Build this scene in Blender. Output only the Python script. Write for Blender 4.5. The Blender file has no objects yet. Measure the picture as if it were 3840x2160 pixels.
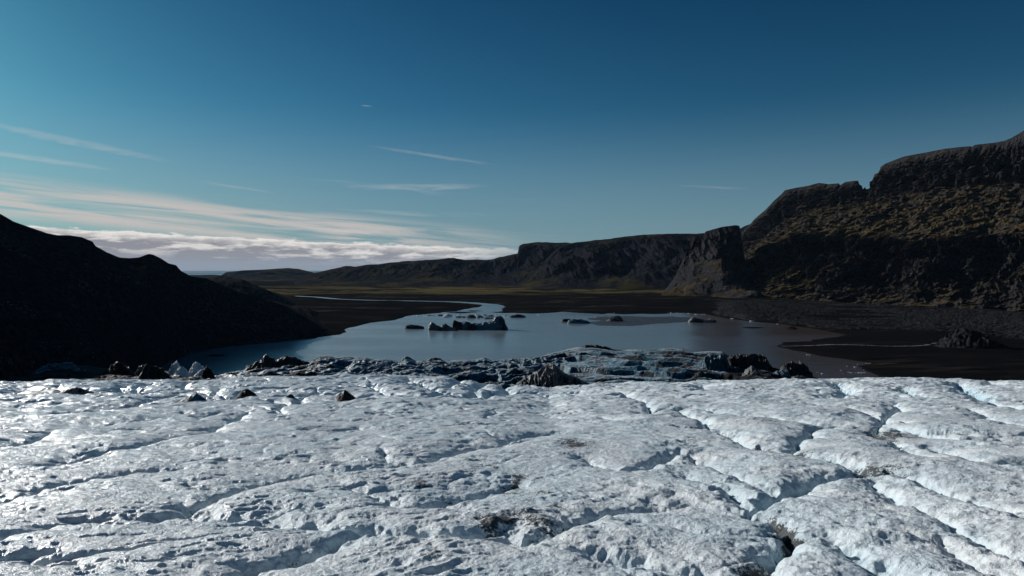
import bpy, math, random
import numpy as np
from mathutils import Vector, Euler

# ------------------------------------------------------------------ camera
S = bpy.context.scene
F = 2560.0; CU = 1920.0; HV = 1011.0; CZ = 60.0        # focal in photo pixels, centre column, sea horizon row, eye height
cd = bpy.data.cameras.new("camera"); cam = bpy.data.objects.new("camera", cd); S.collection.objects.link(cam)
cd.sensor_width = 36.0; cd.lens = 24.0; cd.clip_start = 0.3; cd.clip_end = 400000.0
cd.shift_y = -(1080.0 - HV) / 3840.0
cam.location = (0, 0, CZ); cam.rotation_euler = (math.radians(90), 0, 0)
S.camera = cam

SUN_AZ, SUN_EL = -53.0, 20.0          # degrees, azimuth from +Y towards +X
SKY_STR, SUN_STR, EXPO = 0.066, 4.9, -0.02
S.view_settings.view_transform = 'Standard'; S.view_settings.look = 'None'
S.view_settings.exposure = EXPO; S.view_settings.gamma = 1.0
S.cycles.max_bounces = 5; S.cycles.diffuse_bounces = 3; S.cycles.glossy_bounces = 3

az, el = math.radians(SUN_AZ), math.radians(SUN_EL)
sd = Vector((math.sin(az)*math.cos(el), math.cos(az)*math.cos(el), math.sin(el)))
sl = bpy.data.lights.new("sun", 'SUN'); sl.energy = SUN_STR; sl.angle = math.radians(0.5); sl.color = (1.0, 0.97, 0.93)
so = bpy.data.objects.new("sun", sl); S.collection.objects.link(so)
so.rotation_euler = sd.to_track_quat('Z', 'Y').to_euler(); so.location = (0, 0, 400)

# ------------------------------------------------------------------ node helper
class NT:
    def __init__(s, nt): s.nt = nt; s.n = nt.nodes; s.l = nt.links
    def node(s, t, **k):
        n = s.n.new(t)
        for a, b in k.items(): setattr(n, a, b)
        return n
    def put(s, sock, v):
        if hasattr(v, 'is_output'): s.l.new(v, sock)
        elif isinstance(v, (tuple, list)) and len(v) == 3 and sock.type == 'RGBA': sock.default_value = (*v, 1)
        else: sock.default_value = v
    def m(s, op, a, b=0.0, c=None, clamp=False):
        n = s.node('ShaderNodeMath', operation=op, use_clamp=clamp)
        s.put(n.inputs[0], a); s.put(n.inputs[1], b)
        if c is not None: s.put(n.inputs[2], c)
        return n.outputs[0]
    def sst(s, x, a, b, lo=0.0, hi=1.0):
        n = s.node('ShaderNodeMapRange', interpolation_type='SMOOTHSTEP')
        s.put(n.inputs[0], x); s.put(n.inputs[1], a); s.put(n.inputs[2], b); s.put(n.inputs[3], lo); s.put(n.inputs[4], hi)
        return n.outputs[0]
    def lin(s, x, a, b, lo=0.0, hi=1.0):
        n = s.node('ShaderNodeMapRange')
        s.put(n.inputs[0], x); s.put(n.inputs[1], a); s.put(n.inputs[2], b); s.put(n.inputs[3], lo); s.put(n.inputs[4], hi)
        return n.outputs[0]
    def mix(s, f, a, b, mode='MIX'):
        n = s.node('ShaderNodeMix', data_type='RGBA', blend_type=mode)
        s.put(n.inputs[0], f); s.put(n.inputs[6], a); s.put(n.inputs[7], b)
        return n.outputs[2]
    def noise(s, vec, scale, detail=4.0, rough=0.55, dist=0.0, ty='FBM'):
        n = s.node('ShaderNodeTexNoise', noise_type=ty)
        s.put(n.inputs['Vector'], vec); s.put(n.inputs['Scale'], scale); s.put(n.inputs['Detail'], detail)
        s.put(n.inputs['Roughness'], rough); s.put(n.inputs['Distortion'], dist)
        return n.outputs[0]
    def voro(s, vec, scale, feat='F1'):
        n = s.node('ShaderNodeTexVoronoi', feature=feat)
        s.put(n.inputs['Vector'], vec); s.put(n.inputs['Scale'], scale)
        return n
    def scalev(s, vec, sc, rot=(0, 0, 0), loc=(0, 0, 0)):
        n = s.node('ShaderNodeMapping'); s.put(n.inputs[0], vec)
        n.inputs[1].default_value = loc; n.inputs[2].default_value = rot; n.inputs[3].default_value = sc
        return n.outputs[0]
    def xyz(s, vec):
        n = s.node('ShaderNodeSeparateXYZ'); s.put(n.inputs[0], vec); return n.outputs
    def comb(s, x, y, z):
        n = s.node('ShaderNodeCombineXYZ'); s.put(n.inputs[0], x); s.put(n.inputs[1], y); s.put(n.inputs[2], z); return n.outputs[0]
    def bump(s, h, dist, strength=1.0, nrm=None):
        n = s.node('ShaderNodeBump'); s.put(n.inputs['Height'], h); n.inputs['Distance'].default_value = dist
        n.inputs['Strength'].default_value = strength
        if nrm is not None: s.put(n.inputs['Normal'], nrm)
        return n.outputs[0]

def material(name):
    m = bpy.data.materials.new(name); m.use_nodes = True
    t = NT(m.node_tree); t.n.clear()
    out = t.node('ShaderNodeOutputMaterial'); p = t.node('ShaderNodeBsdfPrincipled')
    t.l.new(p.outputs[0], out.inputs[0])
    return m, t, p

# ------------------------------------------------------------------ sky
w = bpy.data.worlds.new("World"); S.world = w; w.use_nodes = True
t = NT(w.node_tree); t.n.clear()
wo = t.node('ShaderNodeOutputWorld'); bg = t.node('ShaderNodeBackground')
t.l.new(bg.outputs[0], wo.inputs[0]); bg.inputs[1].default_value = SKY_STR
sky = t.node('ShaderNodeTexSky', sky_type='NISHITA'); sky.sun_disc = False
sky.sun_elevation = el; sky.sun_rotation = az; sky.altitude = 60; sky.air_density = 1.0; sky.dust_density = 0.6; sky.ozone_density = 2.0
gen = t.node('ShaderNodeTexCoord').outputs['Generated']
gx, gy, gz = t.xyz(gen)
AZ = t.m('MULTIPLY', t.m('ARCTAN2', gx, gy), 57.2958)                # degrees east of the view axis
EL = t.m('MULTIPLY', t.m('ARCSINE', gz), 57.2958)
base = t.mix(1.0, sky.outputs[0], (0.19, 0.56, 0.72), 'MULTIPLY')
# the sky deepens with height and away from the sun
hgt = t.m('MULTIPLY', t.sst(EL, 2.0, 27.0), t.sst(AZ, -50.0, 25.0, 0.75, 1.0))
base = t.mix(1.0, base, t.mix(hgt, (1.0, 1.0, 1.0), (0.17, 0.48, 0.58)), 'MULTIPLY')
# grey veil towards the horizon
veil = t.m('MULTIPLY', t.sst(EL, 14.0, 0.0), t.sst(AZ, 45.0, -10.0, 0.74, 0.90))
CC = 1.0 / SKY_STR
def sc(c, k=1.0): return tuple(x*CC*k for x in c)
base = t.mix(t.m('MULTIPLY', veil, 0.75), base, t.mix(t.sst(AZ, -5.0, -30.0), sc((0.23, 0.32, 0.385)), sc((0.31, 0.37, 0.40))))
# cirrus streaks, tilting gently down to the right
tilt = t.m('ADD', EL, t.m('MULTIPLY', AZ, 0.085))                     # removes the tilt
cv = t.comb(t.m('MULTIPLY', AZ, 0.05), t.m('MULTIPLY', tilt, 0.95), 0.0)
n1 = t.noise(cv, 1.3, 8.0, 0.62, 0.6)
band = t.m('MULTIPLY', t.sst(tilt, 0.1, 1.0), t.sst(tilt, 3.7, 2.4))
band = t.m('MULTIPLY', band, t.sst(AZ, 6.0, -14.0))
cir = t.m('MULTIPLY', t.sst(n1, 0.38, 0.59), band)
cv2 = t.comb(t.m('MULTIPLY', AZ, 0.06), t.m('MULTIPLY', tilt, 1.1), 4.0)
n2 = t.noise(cv2, 1.0, 7.0, 0.6, 0.5)
thin = t.m('MULTIPLY', t.sst(n2, 0.60, 0.78), t.m('MULTIPLY', t.sst(EL, 2.0, 4.0), t.sst(EL, 12.0, 6.0)))
thin = t.m('MULTIPLY', thin, t.m('MULTIPLY', 0.45, t.sst(AZ, 12.0, -15.0)))
base = t.mix(t.m('MULTIPLY', cir, 0.90), base, sc((0.56, 0.52, 0.49)))
base = t.mix(thin, base, sc((0.42, 0.48, 0.52)))
# single wisps: (azimuth, elevation, half length, half thickness in degrees, slope, strength)
fz = t.noise(t.comb(t.m('MULTIPLY', AZ, 0.5), t.m('MULTIPLY', EL, 3.0), 7.0), 1.0, 6.0, 0.65, 0.8)
for a0, e0, hl, ht, slp, stg in [(-7.8,6.85,6.0,.28,.02,.42),(-6.6,9.4,5.5,.16,-.13,.30),(-13.2,3.15,3.6,.20,-.02,.75),(-17.5,3.3,3.5,.10,.0,.4),(-33.0,9.0,6.5,.30,-.14,.36),(-35.0,7.6,5.0,.20,-.08,.42),
                              (-22.0,6.4,3.0,.10,-.12,.28),(16.4,6.6,3.0,.10,-.08,.22),(-12.0,13.2,.5,.06,-.05,.5),(-15.0,2.55,3.0,.08,0,.4)]:
    da = t.m('SUBTRACT', AZ, a0); de = t.m('SUBTRACT', t.m('SUBTRACT', EL, e0), t.m('MULTIPLY', da, slp))
    de = t.m('ADD', de, t.m('MULTIPLY', t.m('SUBTRACT', fz, 0.5), ht*1.6))
    r2 = t.m('ADD', t.m('POWER', t.m('ABSOLUTE', t.m('DIVIDE', da, hl)), 2.0), t.m('POWER', t.m('ABSOLUTE', t.m('DIVIDE', de, ht)), 2.0))
    mk = t.m('MULTIPLY', t.sst(r2, 1.2, 0.0), t.sst(fz, 0.25, 0.6, 0.25, 1.0))
    base = t.mix(t.m('MULTIPLY', mk, stg*0.55), base, sc((0.66, 0.61, 0.57)))
# low bank of stratocumulus over the sea
wv = t.comb(t.m('MULTIPLY', AZ, 0.16), t.m('MULTIPLY', EL, 0.9), 9.0)
nb = t.noise(wv, 2.2, 8.0, 0.60, 0.2)
nb2 = t.noise(t.comb(t.m('MULTIPLY', AZ, 0.35), t.m('MULTIPLY', EL, 1.2), 2.0), 2.0, 6.0, 0.55)
toph = t.m('ADD', t.m('ADD', 1.75, t.m('MULTIPLY', AZ, -0.036)), t.m('MULTIPLY', t.m('SUBTRACT', nb2, 0.5), 0.9))
below = t.m('SUBTRACT', toph, EL)                                     # degrees under the top of the bank
bank = t.m('MULTIPLY', t.sst(below, -0.03, 0.16), t.sst(AZ, 6.0, -9.0, 0.0, 1.0))
lit = t.m('MULTIPLY', t.sst(below, 0.75, 0.0), t.sst(nb, 0.25, 0.55, 0.5, 1.0))
strp = t.m('MULTIPLY', t.sst(nb, 0.44, 0.60), t.sst(below, 2.2, 0.7))
bcol = t.mix(t.m('MAXIMUM', t.m('MULTIPLY', lit, 1.0), t.m('MULTIPLY', strp, 0.75)), sc((0.27, 0.265, 0.285)), sc((0.92, 0.87, 0.81)))
bcol = t.mix(t.sst(EL, 0.9, 0.1), bcol, sc((0.27, 0.27, 0.29)))
base = t.mix(bank, base, bcol)
t.l.new(base, bg.inputs[0])

# ------------------------------------------------------------------ numpy noise
f4 = np.float32
def _h(ix, iy, iz, seed):
    n = (ix.astype(np.uint32)*np.uint32(374761393) + iy.astype(np.uint32)*np.uint32(668265263)
         + iz.astype(np.uint32)*np.uint32(2147483647) + np.uint32((seed*974711 + 12345) & 0xffffffff))
    n = (n ^ (n >> np.uint32(13)))*np.uint32(1274126177)
    n = (n ^ (n >> np.uint32(16)))*np.uint32(2246822519)
    return n ^ (n >> np.uint32(15))
def pn2(x, y, seed=0):
    x = np.asarray(x, f4); y = np.asarray(y, f4)
    xi = np.floor(x); yi = np.floor(y); fx = x - xi; fy = y - yi
    xi = xi.astype(np.int64); yi = yi.astype(np.int64); zz = np.zeros_like(xi)
    u = fx*fx*fx*(fx*(fx*6-15)+10); v = fy*fy*fy*(fy*(fy*6-15)+10)
    def g(a, b):
        h = _h(xi+a, yi+b, zz, seed).astype(f4)*f4(2*math.pi/4294967296.0)
        return np.cos(h)*(fx-a) + np.sin(h)*(fy-b)
    a = g(0, 0); b = g(1, 0); c = g(0, 1); d = g(1, 1)
    return ((a+(b-a)*u) + ((c+(d-c)*u)-(a+(b-a)*u))*v)*f4(1.5)
def pn3(x, y, z, seed=0):
    x = np.asarray(x, f4); y = np.asarray(y, f4); z = np.asarray(z, f4)
    xi = np.floor(x); yi = np.floor(y); zi = np.floor(z); fx = x-xi; fy = y-yi; fz = z-zi
    xi = xi.astype(np.int64); yi = yi.astype(np.int64); zi = zi.astype(np.int64)
    s = lambda q: q*q*q*(q*(q*6-15)+10)
    u, v, w_ = s(fx), s(fy), s(fz)
    def g(a, b, c):
        h = _h(xi+a, yi+b, zi+c, seed)
        gx_ = (h & np.uint32(1023)).astype(f4)/511.5-1; gy_ = ((h >> np.uint32(10)) & np.uint32(1023)).astype(f4)/511.5-1
        gz_ = ((h >> np.uint32(20)) & np.uint32(1023)).astype(f4)/511.5-1
        return gx_*(fx-a)+gy_*(fy-b)+gz_*(fz-c)
    def lx(b, c): p = g(0, b, c); return p+(g(1, b, c)-p)*u
    def ly(c): p = lx(0, c); return p+(lx(1, c)-p)*v
    p = ly(0); return (p+(ly(1)-p)*w_)*f4(1.2)
def fbm2(x, y, o=5, g=0.5, seed=0, lac=2.03):
    r = 0; a = 1.0; f = 1.0
    for i in range(o): r = r + a*pn2(x*f+i*17.3, y*f-i*9.1, seed+i); a *= g; f *= lac
    return r
def rid2(x, y, o=4, g=0.5, seed=0, lac=2.07):
    r = 0; a = 1.0; f = 1.0
    for i in range(o):
        q = 1-np.abs(pn2(x*f+i*7.7, y*f+i*3.1, seed+i))*1.6; r = r + a*q; a *= g; f *= lac
    return r
def fbm3(x, y, z, o=5, g=0.5, seed=0, rid=False):
    r = 0; a = 1.0; f = 1.0
    for i in range(o):
        q = pn3(x*f+i*17.3, y*f-i*9.1, z*f+i*4.2, seed+i)
        if rid: q = 0.5-np.abs(q)*1.7
        r = r + a*q; a *= g; f *= 2.05
    return r
def sstep(a, b, x):
    q = np.clip((x-a)/(b-a), 0, 1); return q*q*(3-2*q)

# ------------------------------------------------------------------ mesh helpers
def grid_mesh(name, X, Y, Z, mat, attrs=None, parent=None, wrap=False):
    nr, nc = X.shape
    me = bpy.data.meshes.new(name)
    co = np.stack([X, Y, Z], -1).reshape(-1, 3).astype(f4)
    idx = np.arange(nr*nc).reshape(nr, nc)
    a, b, c, d = idx[:-1, :-1], idx[:-1, 1:], idx[1:, 1:], idx[1:, :-1]
    q = np.stack([a, b, c, d], -1).reshape(-1, 4)
    # keep normals up
    p0, p1, p3 = co[q[len(q)//2][0]], co[q[len(q)//2][1]], co[q[len(q)//2][3]]
    if np.cross(p1-p0, p3-p0)[2] < 0: q = q[:, ::-1]
    me.vertices.add(len(co)); me.vertices.foreach_set("co", co.ravel())
    me.loops.add(q.size); me.loops.foreach_set("vertex_index", q.ravel().astype(np.int32))
    me.polygons.add(len(q)); me.polygons.foreach_set("loop_start", np.arange(0, q.size, 4, dtype=np.int32))
    me.polygons.foreach_set("loop_total", np.full(len(q), 4, np.int32))
    me.polygons.foreach_set("use_smooth", np.ones(len(q), bool))
    me.update(calc_edges=True)
    for k, v in (attrs or {}).items():
        at = me.attributes.new(k, 'FLOAT', 'POINT'); at.data.foreach_set("value", np.asarray(v, f4).ravel())
    me.materials.append(mat)
    o = bpy.data.objects.new(name, me); S.collection.objects.link(o)
    if parent: o.parent = parent
    return o
def tag(o, label=None, cat=None, group=None, kind=None):
    if label: o['label'] = label
    if cat: o['category'] = cat
    if group: o['group'] = group
    if kind: o['kind'] = kind
    return o
def itp(pts, u):
    p = np.array(pts, float); return np.interp(u, p[:, 0], p[:, 1])
def world(u, v, z=0.0):
    d = (CZ-z)*F/(v-HV); return ((u-CU)/F*d, d)

# ------------------------------------------------------------------ materials
def mat_hill(name, rock, scree, moss, moss2, moss_lo, moss_hi, s=1.0, streak=0.0):
    m, t, p = material(name)
    g = t.node('ShaderNodeNewGeometry'); pos = g.outputs['Position']; nz = t.xyz(g.outputs['Normal'])[2]
    big = t.noise(pos, 0.012*s, 5, 0.6); mid = t.noise(pos, 0.06*s, 6, 0.65); fine = t.noise(pos, 0.35*s, 6, 0.7)
    k = t.m('ADD', nz, t.m('MULTIPLY', t.m('SUBTRACT', mid, 0.5), 0.48))
    k = t.m('ADD', k, t.m('MULTIPLY', t.m('SUBTRACT', big, 0.5), 1.0))
    k = t.m('ADD', k, t.m('MULTIPLY', t.m('SUBTRACT', fine, 0.5), 0.18))
    k = t.m('ADD', k, t.node('ShaderNodeAttribute', attribute_name='moss').outputs['Fac'])
    f = t.sst(k, moss_lo, moss_hi)
    rk = t.mix(t.sst(fine, 0.35, 0.7), rock, scree)
    vs = t.voro(pos, 0.45*s); st = t.m('MULTIPLY', t.sst(vs.outputs[0], 0.34, 0.12), t.sst(t.noise(pos, 0.03*s, 3), 0.50, 0.62))
    rk = t.mix(t.m('MULTIPLY', st, 0.7), rk, tuple(min(1, x*3.2) for x in scree))
    ms = t.mix(t.sst(mid, 0.35, 0.65), moss, moss2)
    ms = t.mix(t.sst(fine, 0.3, 0.75, 0.0, 0.7), ms, tuple(x*0.45 for x in moss))
    t.put(p.inputs['Base Color'], t.mix(f, rk, ms)); p.inputs['Roughness'].default_value = 0.92
    p.inputs['Specular IOR Level'].default_value = 0.0
    b = t.bump(t.m('ADD', t.m('MULTIPLY', mid, 1.0), t.m('MULTIPLY', fine, 0.35)), 7.0/s, 0.75)
    t.put(p.inputs['Normal'], b)
    return m
M_right = mat_hill("mossy_basalt", (0.008, 0.008, 0.009), (0.052, 0.050, 0.054), (0.100, 0.082, 0.032), (0.100, 0.062, 0.028), 0.58, 1.04)
M_far = mat_hill("far_mossy_slope", (0.008, 0.009, 0.012), (0.026, 0.026, 0.030), (0.075, 0.066, 0.028), (0.055, 0.046, 0.022), 0.92, 1.18, 0.6)
M_left = mat_hill("dark_slope", (0.010, 0.011, 0.014), (0.040, 0.040, 0.046), (0.060, 0.050, 0.030), (0.022, 0.019, 0.014), 0.92, 1.2, 1.0)
M_near = mat_hill("moraine_rubble", (0.010, 0.010, 0.011), (0.038, 0.037, 0.038), (0.044, 0.028, 0.010), (0.02, 0.018, 0.012), 1.12, 1.35, 1.6)

def mat_valley():
    m, t, p = material("valley_sand")
    pos = t.node('ShaderNodeNewGeometry').outputs['Position']
    x, y, z = t.xyz(pos)
    sv = t.scalev(pos, (0.22, 1.0, 1.0))
    n = t.noise(sv, 0.016, 7, 0.62, 0.4); n2 = t.noise(sv, 0.10, 6, 0.65); n3 = t.noise(pos, 0.9, 4, 0.7)
    col = t.mix(t.m('MULTIPLY', t.sst(n2, 0.35, 0.65), t.sst(n, 0.30, 0.62, 0.35, 1.0)), (0.003, 0.0035, 0.005), (0.024, 0.021, 0.019))
    n5 = t.noise(t.scalev(pos, (0.35, 1.0, 1.0)), 0.013, 6, 0.7, 0.3)
    col = t.mix(t.sst(n5, 0.44, 0.56), tuple([0.007, 0.0072, 0.008]), col)
    col = t.mix(t.m('MULTIPLY', t.sst(n5, 0.57, 0.66), 0.8), col, (0.050, 0.043, 0.032))
    # far mossy strip and scattered green patches
    wob = t.m('ADD', y, t.m('MULTIPLY', t.m('SUBTRACT', t.noise(sv, 0.004, 4), 0.5), 500.0))
    strip = t.m('MULTIPLY', t.sst(wob, 1560.0, 1680.0), t.sst(wob, 2350.0, 2150.0))
    strip = t.m('MULTIPLY', strip, t.sst(n, 0.42, 0.56))
    pat = t.m('MULTIPLY', t.sst(n, 0.54, 0.66), t.m('MULTIPLY', t.sst(y, 950.0, 1150.0), 0.55))
    pat = t.m('MULTIPLY', pat, t.sst(x, -100.0, 60.0, 0.15, 1.0))
    col = t.mix(pat, col, (0.060, 0.052, 0.015))
    col = t.mix(strip, col, t.mix(n2, (0.095, 0.082, 0.034), (0.105, 0.080, 0.040)))
    wet = t.sst(z, 0.45, 0.05)
    t.put(p.inputs['Base Color'], t.mix(wet, col, (0.010, 0.009, 0.009)))
    t.put(p.inputs['Roughness'], t.m('SUBTRACT', 0.9, t.m('MULTIPLY', wet, 0.25)))
    p.inputs['Specular IOR Level'].default_value = 0.0
    t.put(p.inputs['Normal'], t.bump(t.m('ADD', n2, t.m('MULTIPLY', n3, 0.3)), 2.0, 0.6))
    return m
M_valley = mat_valley()

def mat_water(name, deep, s, rough, bumpd, mountain_refl=False):
    m, t, p = material(name)
    pos = t.node('ShaderNodeNewGeometry').outputs['Position']
    sv = t.scalev(pos, (0.55, 1.0, 1.0), (0, 0, 0.35))
    a = t.noise(sv, 0.9*s, 4, 0.6); b = t.noise(sv, 0.12*s, 3, 0.5); c = t.noise(t.scalev(pos, (0.3, 1.0, 1.0), (0, 0, 0.2)), 0.012*s, 3, 0.5)
    col = t.mix(t.noise(pos, 0.004, 3), deep, tuple(q*1.25 for q in deep))
    if mountain_refl:
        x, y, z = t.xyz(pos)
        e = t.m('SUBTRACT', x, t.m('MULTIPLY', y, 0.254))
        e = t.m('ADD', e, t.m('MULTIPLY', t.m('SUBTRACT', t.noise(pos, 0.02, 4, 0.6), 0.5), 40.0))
        col = t.mix(t.sst(e, -8.0, 22.0), col, (0.062, 0.036, 0.022))  # brown reflection of the right mountain, painted into the water colour
    t.put(p.inputs['Base Color'], col)
    t.put(p.inputs['Roughness'], t.sst(c, 0.35, 0.65, rough, rough*1.7))
    p.inputs['IOR'].default_value = 1.55
    h = t.m('ADD', t.m('MULTIPLY', a, 0.35), b)
    t.put(p.inputs['Normal'], t.bump(h, bumpd, 0.6))
    return m
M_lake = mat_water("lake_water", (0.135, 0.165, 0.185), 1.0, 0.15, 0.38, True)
M_sea = mat_water("sea_water", (0.03, 0.06, 0.08), 0.05, 0.3, 2.0)

def mat_ice():
    m, t, p = material("glacier_ice")
    pos = t.node('ShaderNodeNewGeometry').outputs['Position']
    at = t.node('ShaderNodeAttribute', attribute_name='dirt').outputs['Fac']
    cl = t.node('ShaderNodeAttribute', attribute_name='clean').outputs['Fac']
    n = t.noise(pos, 0.35, 6, 0.6); n2 = t.noise(pos, 2.6, 6, 0.65); n3 = t.noise(pos, 14.0, 4, 0.7); n4 = t.noise(pos, 60.0, 2, 0.6)
    col = t.mix(t.sst(n, 0.35, 0.65), (0.70, 0.80, 0.84), (0.84, 0.88, 0.89))
    col = t.mix(t.sst(n2, 0.50, 0.68, 0.0, 0.50), col, (0.42, 0.47, 0.51))
    col = t.mix(cl, col, (0.26, 0.50, 0.62))
    sp = t.m('MULTIPLY', t.sst(n3, 0.55, 0.68), t.sst(n, 0.46, 0.66))
    col = t.mix(t.m('MULTIPLY', sp, 0.6), col, (0.16, 0.155, 0.15))
    k = t.m('ADD', at, t.m('MULTIPLY', t.m('SUBTRACT', n3, 0.5), 2.2)); k = t.m('ADD', k, t.m('MULTIPLY', t.m('SUBTRACT', n2, 0.5), 1.8))
    dk = t.sst(k, 0.50, 0.72)
    col = t.mix(t.m('MULTIPLY', dk, 0.94), col, t.mix(n3, (0.010, 0.011, 0.012), (0.045, 0.044, 0.040)))
    t.put(p.inputs['Base Color'], col)
    t.put(p.inputs['Roughness'], t.m('ADD', t.sst(n2, 0.3, 0.7, 0.18, 0.33), t.m('MULTIPLY', dk, 0.25)))
    p.inputs['IOR'].default_value = 1.34
    h = t.m('ADD', t.m('MULTIPLY', n2, 1.0), t.m('ADD', t.m('MULTIPLY', n3, 0.50), t.m('MULTIPLY', n4, 0.16)))
    t.put(p.inputs['Normal'], t.bump(h, 0.085, 0.9))
    return m
M_ice = mat_ice()

def mat_blue(name, white, blue, dirt, lo, hi, dirty, s=1.0, bd=1.0):
    m, t, p = material(name)
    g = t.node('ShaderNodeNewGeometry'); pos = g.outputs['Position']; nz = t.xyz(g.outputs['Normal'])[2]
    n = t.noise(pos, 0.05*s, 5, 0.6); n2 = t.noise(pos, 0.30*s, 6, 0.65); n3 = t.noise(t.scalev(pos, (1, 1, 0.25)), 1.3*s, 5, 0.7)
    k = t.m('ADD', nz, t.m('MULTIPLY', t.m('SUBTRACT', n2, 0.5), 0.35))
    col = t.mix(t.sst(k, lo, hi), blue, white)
    at = t.node('ShaderNodeAttribute', attribute_name='dirt').outputs['Fac']
    d = t.m('ADD', t.m('ADD', n, t.m('MULTIPLY', t.m('SUBTRACT', n2, 0.5), 0.9)), t.m('MULTIPLY', t.m('SUBTRACT', n3, 0.5), 0.5))
    d = t.m('ADD', d, at)
    dk = t.sst(d, 0.98-dirty, 1.16-dirty)
    col = t.mix(t.m('MULTIPLY', t.sst(n3, 0.45, 0.7), 0.45), col, (0.10, 0.12, 0.13))
    col = t.mix(dk, col, dirt)
    t.put(p.inputs['Base Color'], col); t.put(p.inputs['Roughness'], t.m('ADD', 0.38, t.m('MULTIPLY', dk, 0.4)))
    p.inputs['IOR'].default_value = 1.32
    t.put(p.inputs['Normal'], t.bump(t.m('ADD', n2, t.m('MULTIPLY', n3, 0.35)), bd, 0.8))
    return m
M_term = mat_blue("blue_serac_ice", (0.50, 0.54, 0.56), (0.016, 0.11, 0.17), (0.006, 0.006, 0.008), 0.86, 1.05, 0.57, 1.0, 1.2)
M_whiteice = mat_blue("white_serac_ice", (0.74, 0.78, 0.80), (0.46, 0.55, 0.60), (0.02, 0.02, 0.022), 0.25, 0.65, 0.36, 3.0, 0.5)
M_bluelump = mat_blue("blue_lump_ice", (0.34, 0.37, 0.39), (0.022, 0.10, 0.15), (0.008, 0.008, 0.010), 0.70, 1.04, 0.48, 2.0, 0.5)
M_greyice = mat_blue("dirty_grey_ice", (0.22, 0.21, 0.21), (0.05, 0.06, 0.065), (0.010, 0.020, 0.022), 0.35, 0.9, 0.52, 2.0, 0.6)
M_black = mat_blue("black_debris", (0.014, 0.014, 0.015), (0.008, 0.008, 0.009), (0.005, 0.005, 0.006), 0.3, 0.9, 0.5, 2.0, 0.8)

# ------------------------------------------------------------------ lake, sea, sea floor of the world
def plane(name, x0, x1, y0, y1, z, mat):
    me = bpy.data.meshes.new(name); me.from_pydata([(x0, y0, z), (x1, y0, z), (x1, y1, z), (x0, y1, z)], [], [(0, 1, 2, 3)])
    me.materials.append(mat); o = bpy.data.objects.new(name, me); S.collection.objects.link(o); o['kind'] = 'structure'; return o
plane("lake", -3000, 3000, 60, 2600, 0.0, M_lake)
plane("sea", -40000, 40000, 3800, 42000, -6.0, M_sea)

# ------------------------------------------------------------------ valley floor with the lake basin and the river bed
LK = [(300,1600),(300,1470),(500,1420),(580,1368),(661,1338),(717,1322),(833,1300),(1009,1282),(1211,1264),(1290,1254),(1305,1235),
 (1350,1220),(1400,1209),(1470,1201),(1489,1196),(1517,1189),(1564,1182),(1611,1176),(1660,1173),(1712,1169),(1750,1167),(1800,1160),(1830,1165),(1845,1172),
 (1885,1174),(1930,1173),(2000,1176),(2060,1174),(2115,1170),(2170,1174),(2258,1179),(2280,1175),(2342,1178),(2400,1176),(2466,1179),(2528,1174),(2590,1174),
 (2652,1180),(2699,1189),(2800,1205),(2917,1215),(3042,1233),(3143,1249),(3204,1259),(3123,1261),(3050,1267),(2974,1284),(2929,1298),
 (2982,1314),(3062,1330),(3184,1348),(3264,1362),(3276,1383),(3301,1411),(3320,1440),(3400,1600)]
RIV = [([(1800,1166),(1822,1157),(1850,1150),(1848,1146),(1834,1142),(1775,1136),(1705,1132),(1611,1130),(1517,1128),(1400,1126),(1330,1124),(1266,1121),(1173,1113),(1064,1108)], [32,25,19,17,15,14,13,12,11,10,7,7,8,8])]
def seg_dist(X, Y, P, W=None, closed=False):
    P = [np.array(p, float) for p in P]; n = len(P); best = np.full(X.shape, 1e9, f4)
    for i in range(n if closed else n-1):
        a, b = P[i], P[(i+1) % n]; ab = b-a; L = max(1e-9, ab@ab)
        s = np.clip(((X-a[0])*ab[0]+(Y-a[1])*ab[1])/L, 0, 1)
        d = np.hypot(X-a[0]-s*ab[0], Y-a[1]-s*ab[1])
        if W is not None: d = d-(W[i]+(W[(i+1) % n]-W[i])*s)
        best = np.minimum(best, d.astype(f4))
    return best
def inside(X, Y, P):
    r = np.zeros(X.shape, bool); n = len(P)
    for i in range(n):
        x1, y1 = P[i]; x2, y2 = P[(i+1) % n]
        if y1 == y2: continue
        c = ((y1 > Y) != (y2 > Y)) & (X < (x2-x1)*(Y-y1)/(y2-y1)+x1)
        r ^= c
    return r
LKW = [world(u, v) for u, v in LK]
RIVW = [([world(u, v) for u, v in p], W) for p, W in RIV]
MUD = [world(u, v) for u, v in [(2185,1195),(2260,1188),(2340,1185),(2440,1188),(2520,1186),(2620,1190),(2650,1200),(2560,1208),(2480,1214),(2400,1221),(2300,1222),(2230,1219),(2200,1210),(2250,1203)]]
ISL = [((1726,1173),(16,5),1.6),((1770,1171),(9,4),0.9),((1776,1166),(11,4),0.9),((806,1333),(7,6),0.7),((2820,1229),(11,8),0.8),((2967,1233),(6,4),2.6)]
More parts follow.
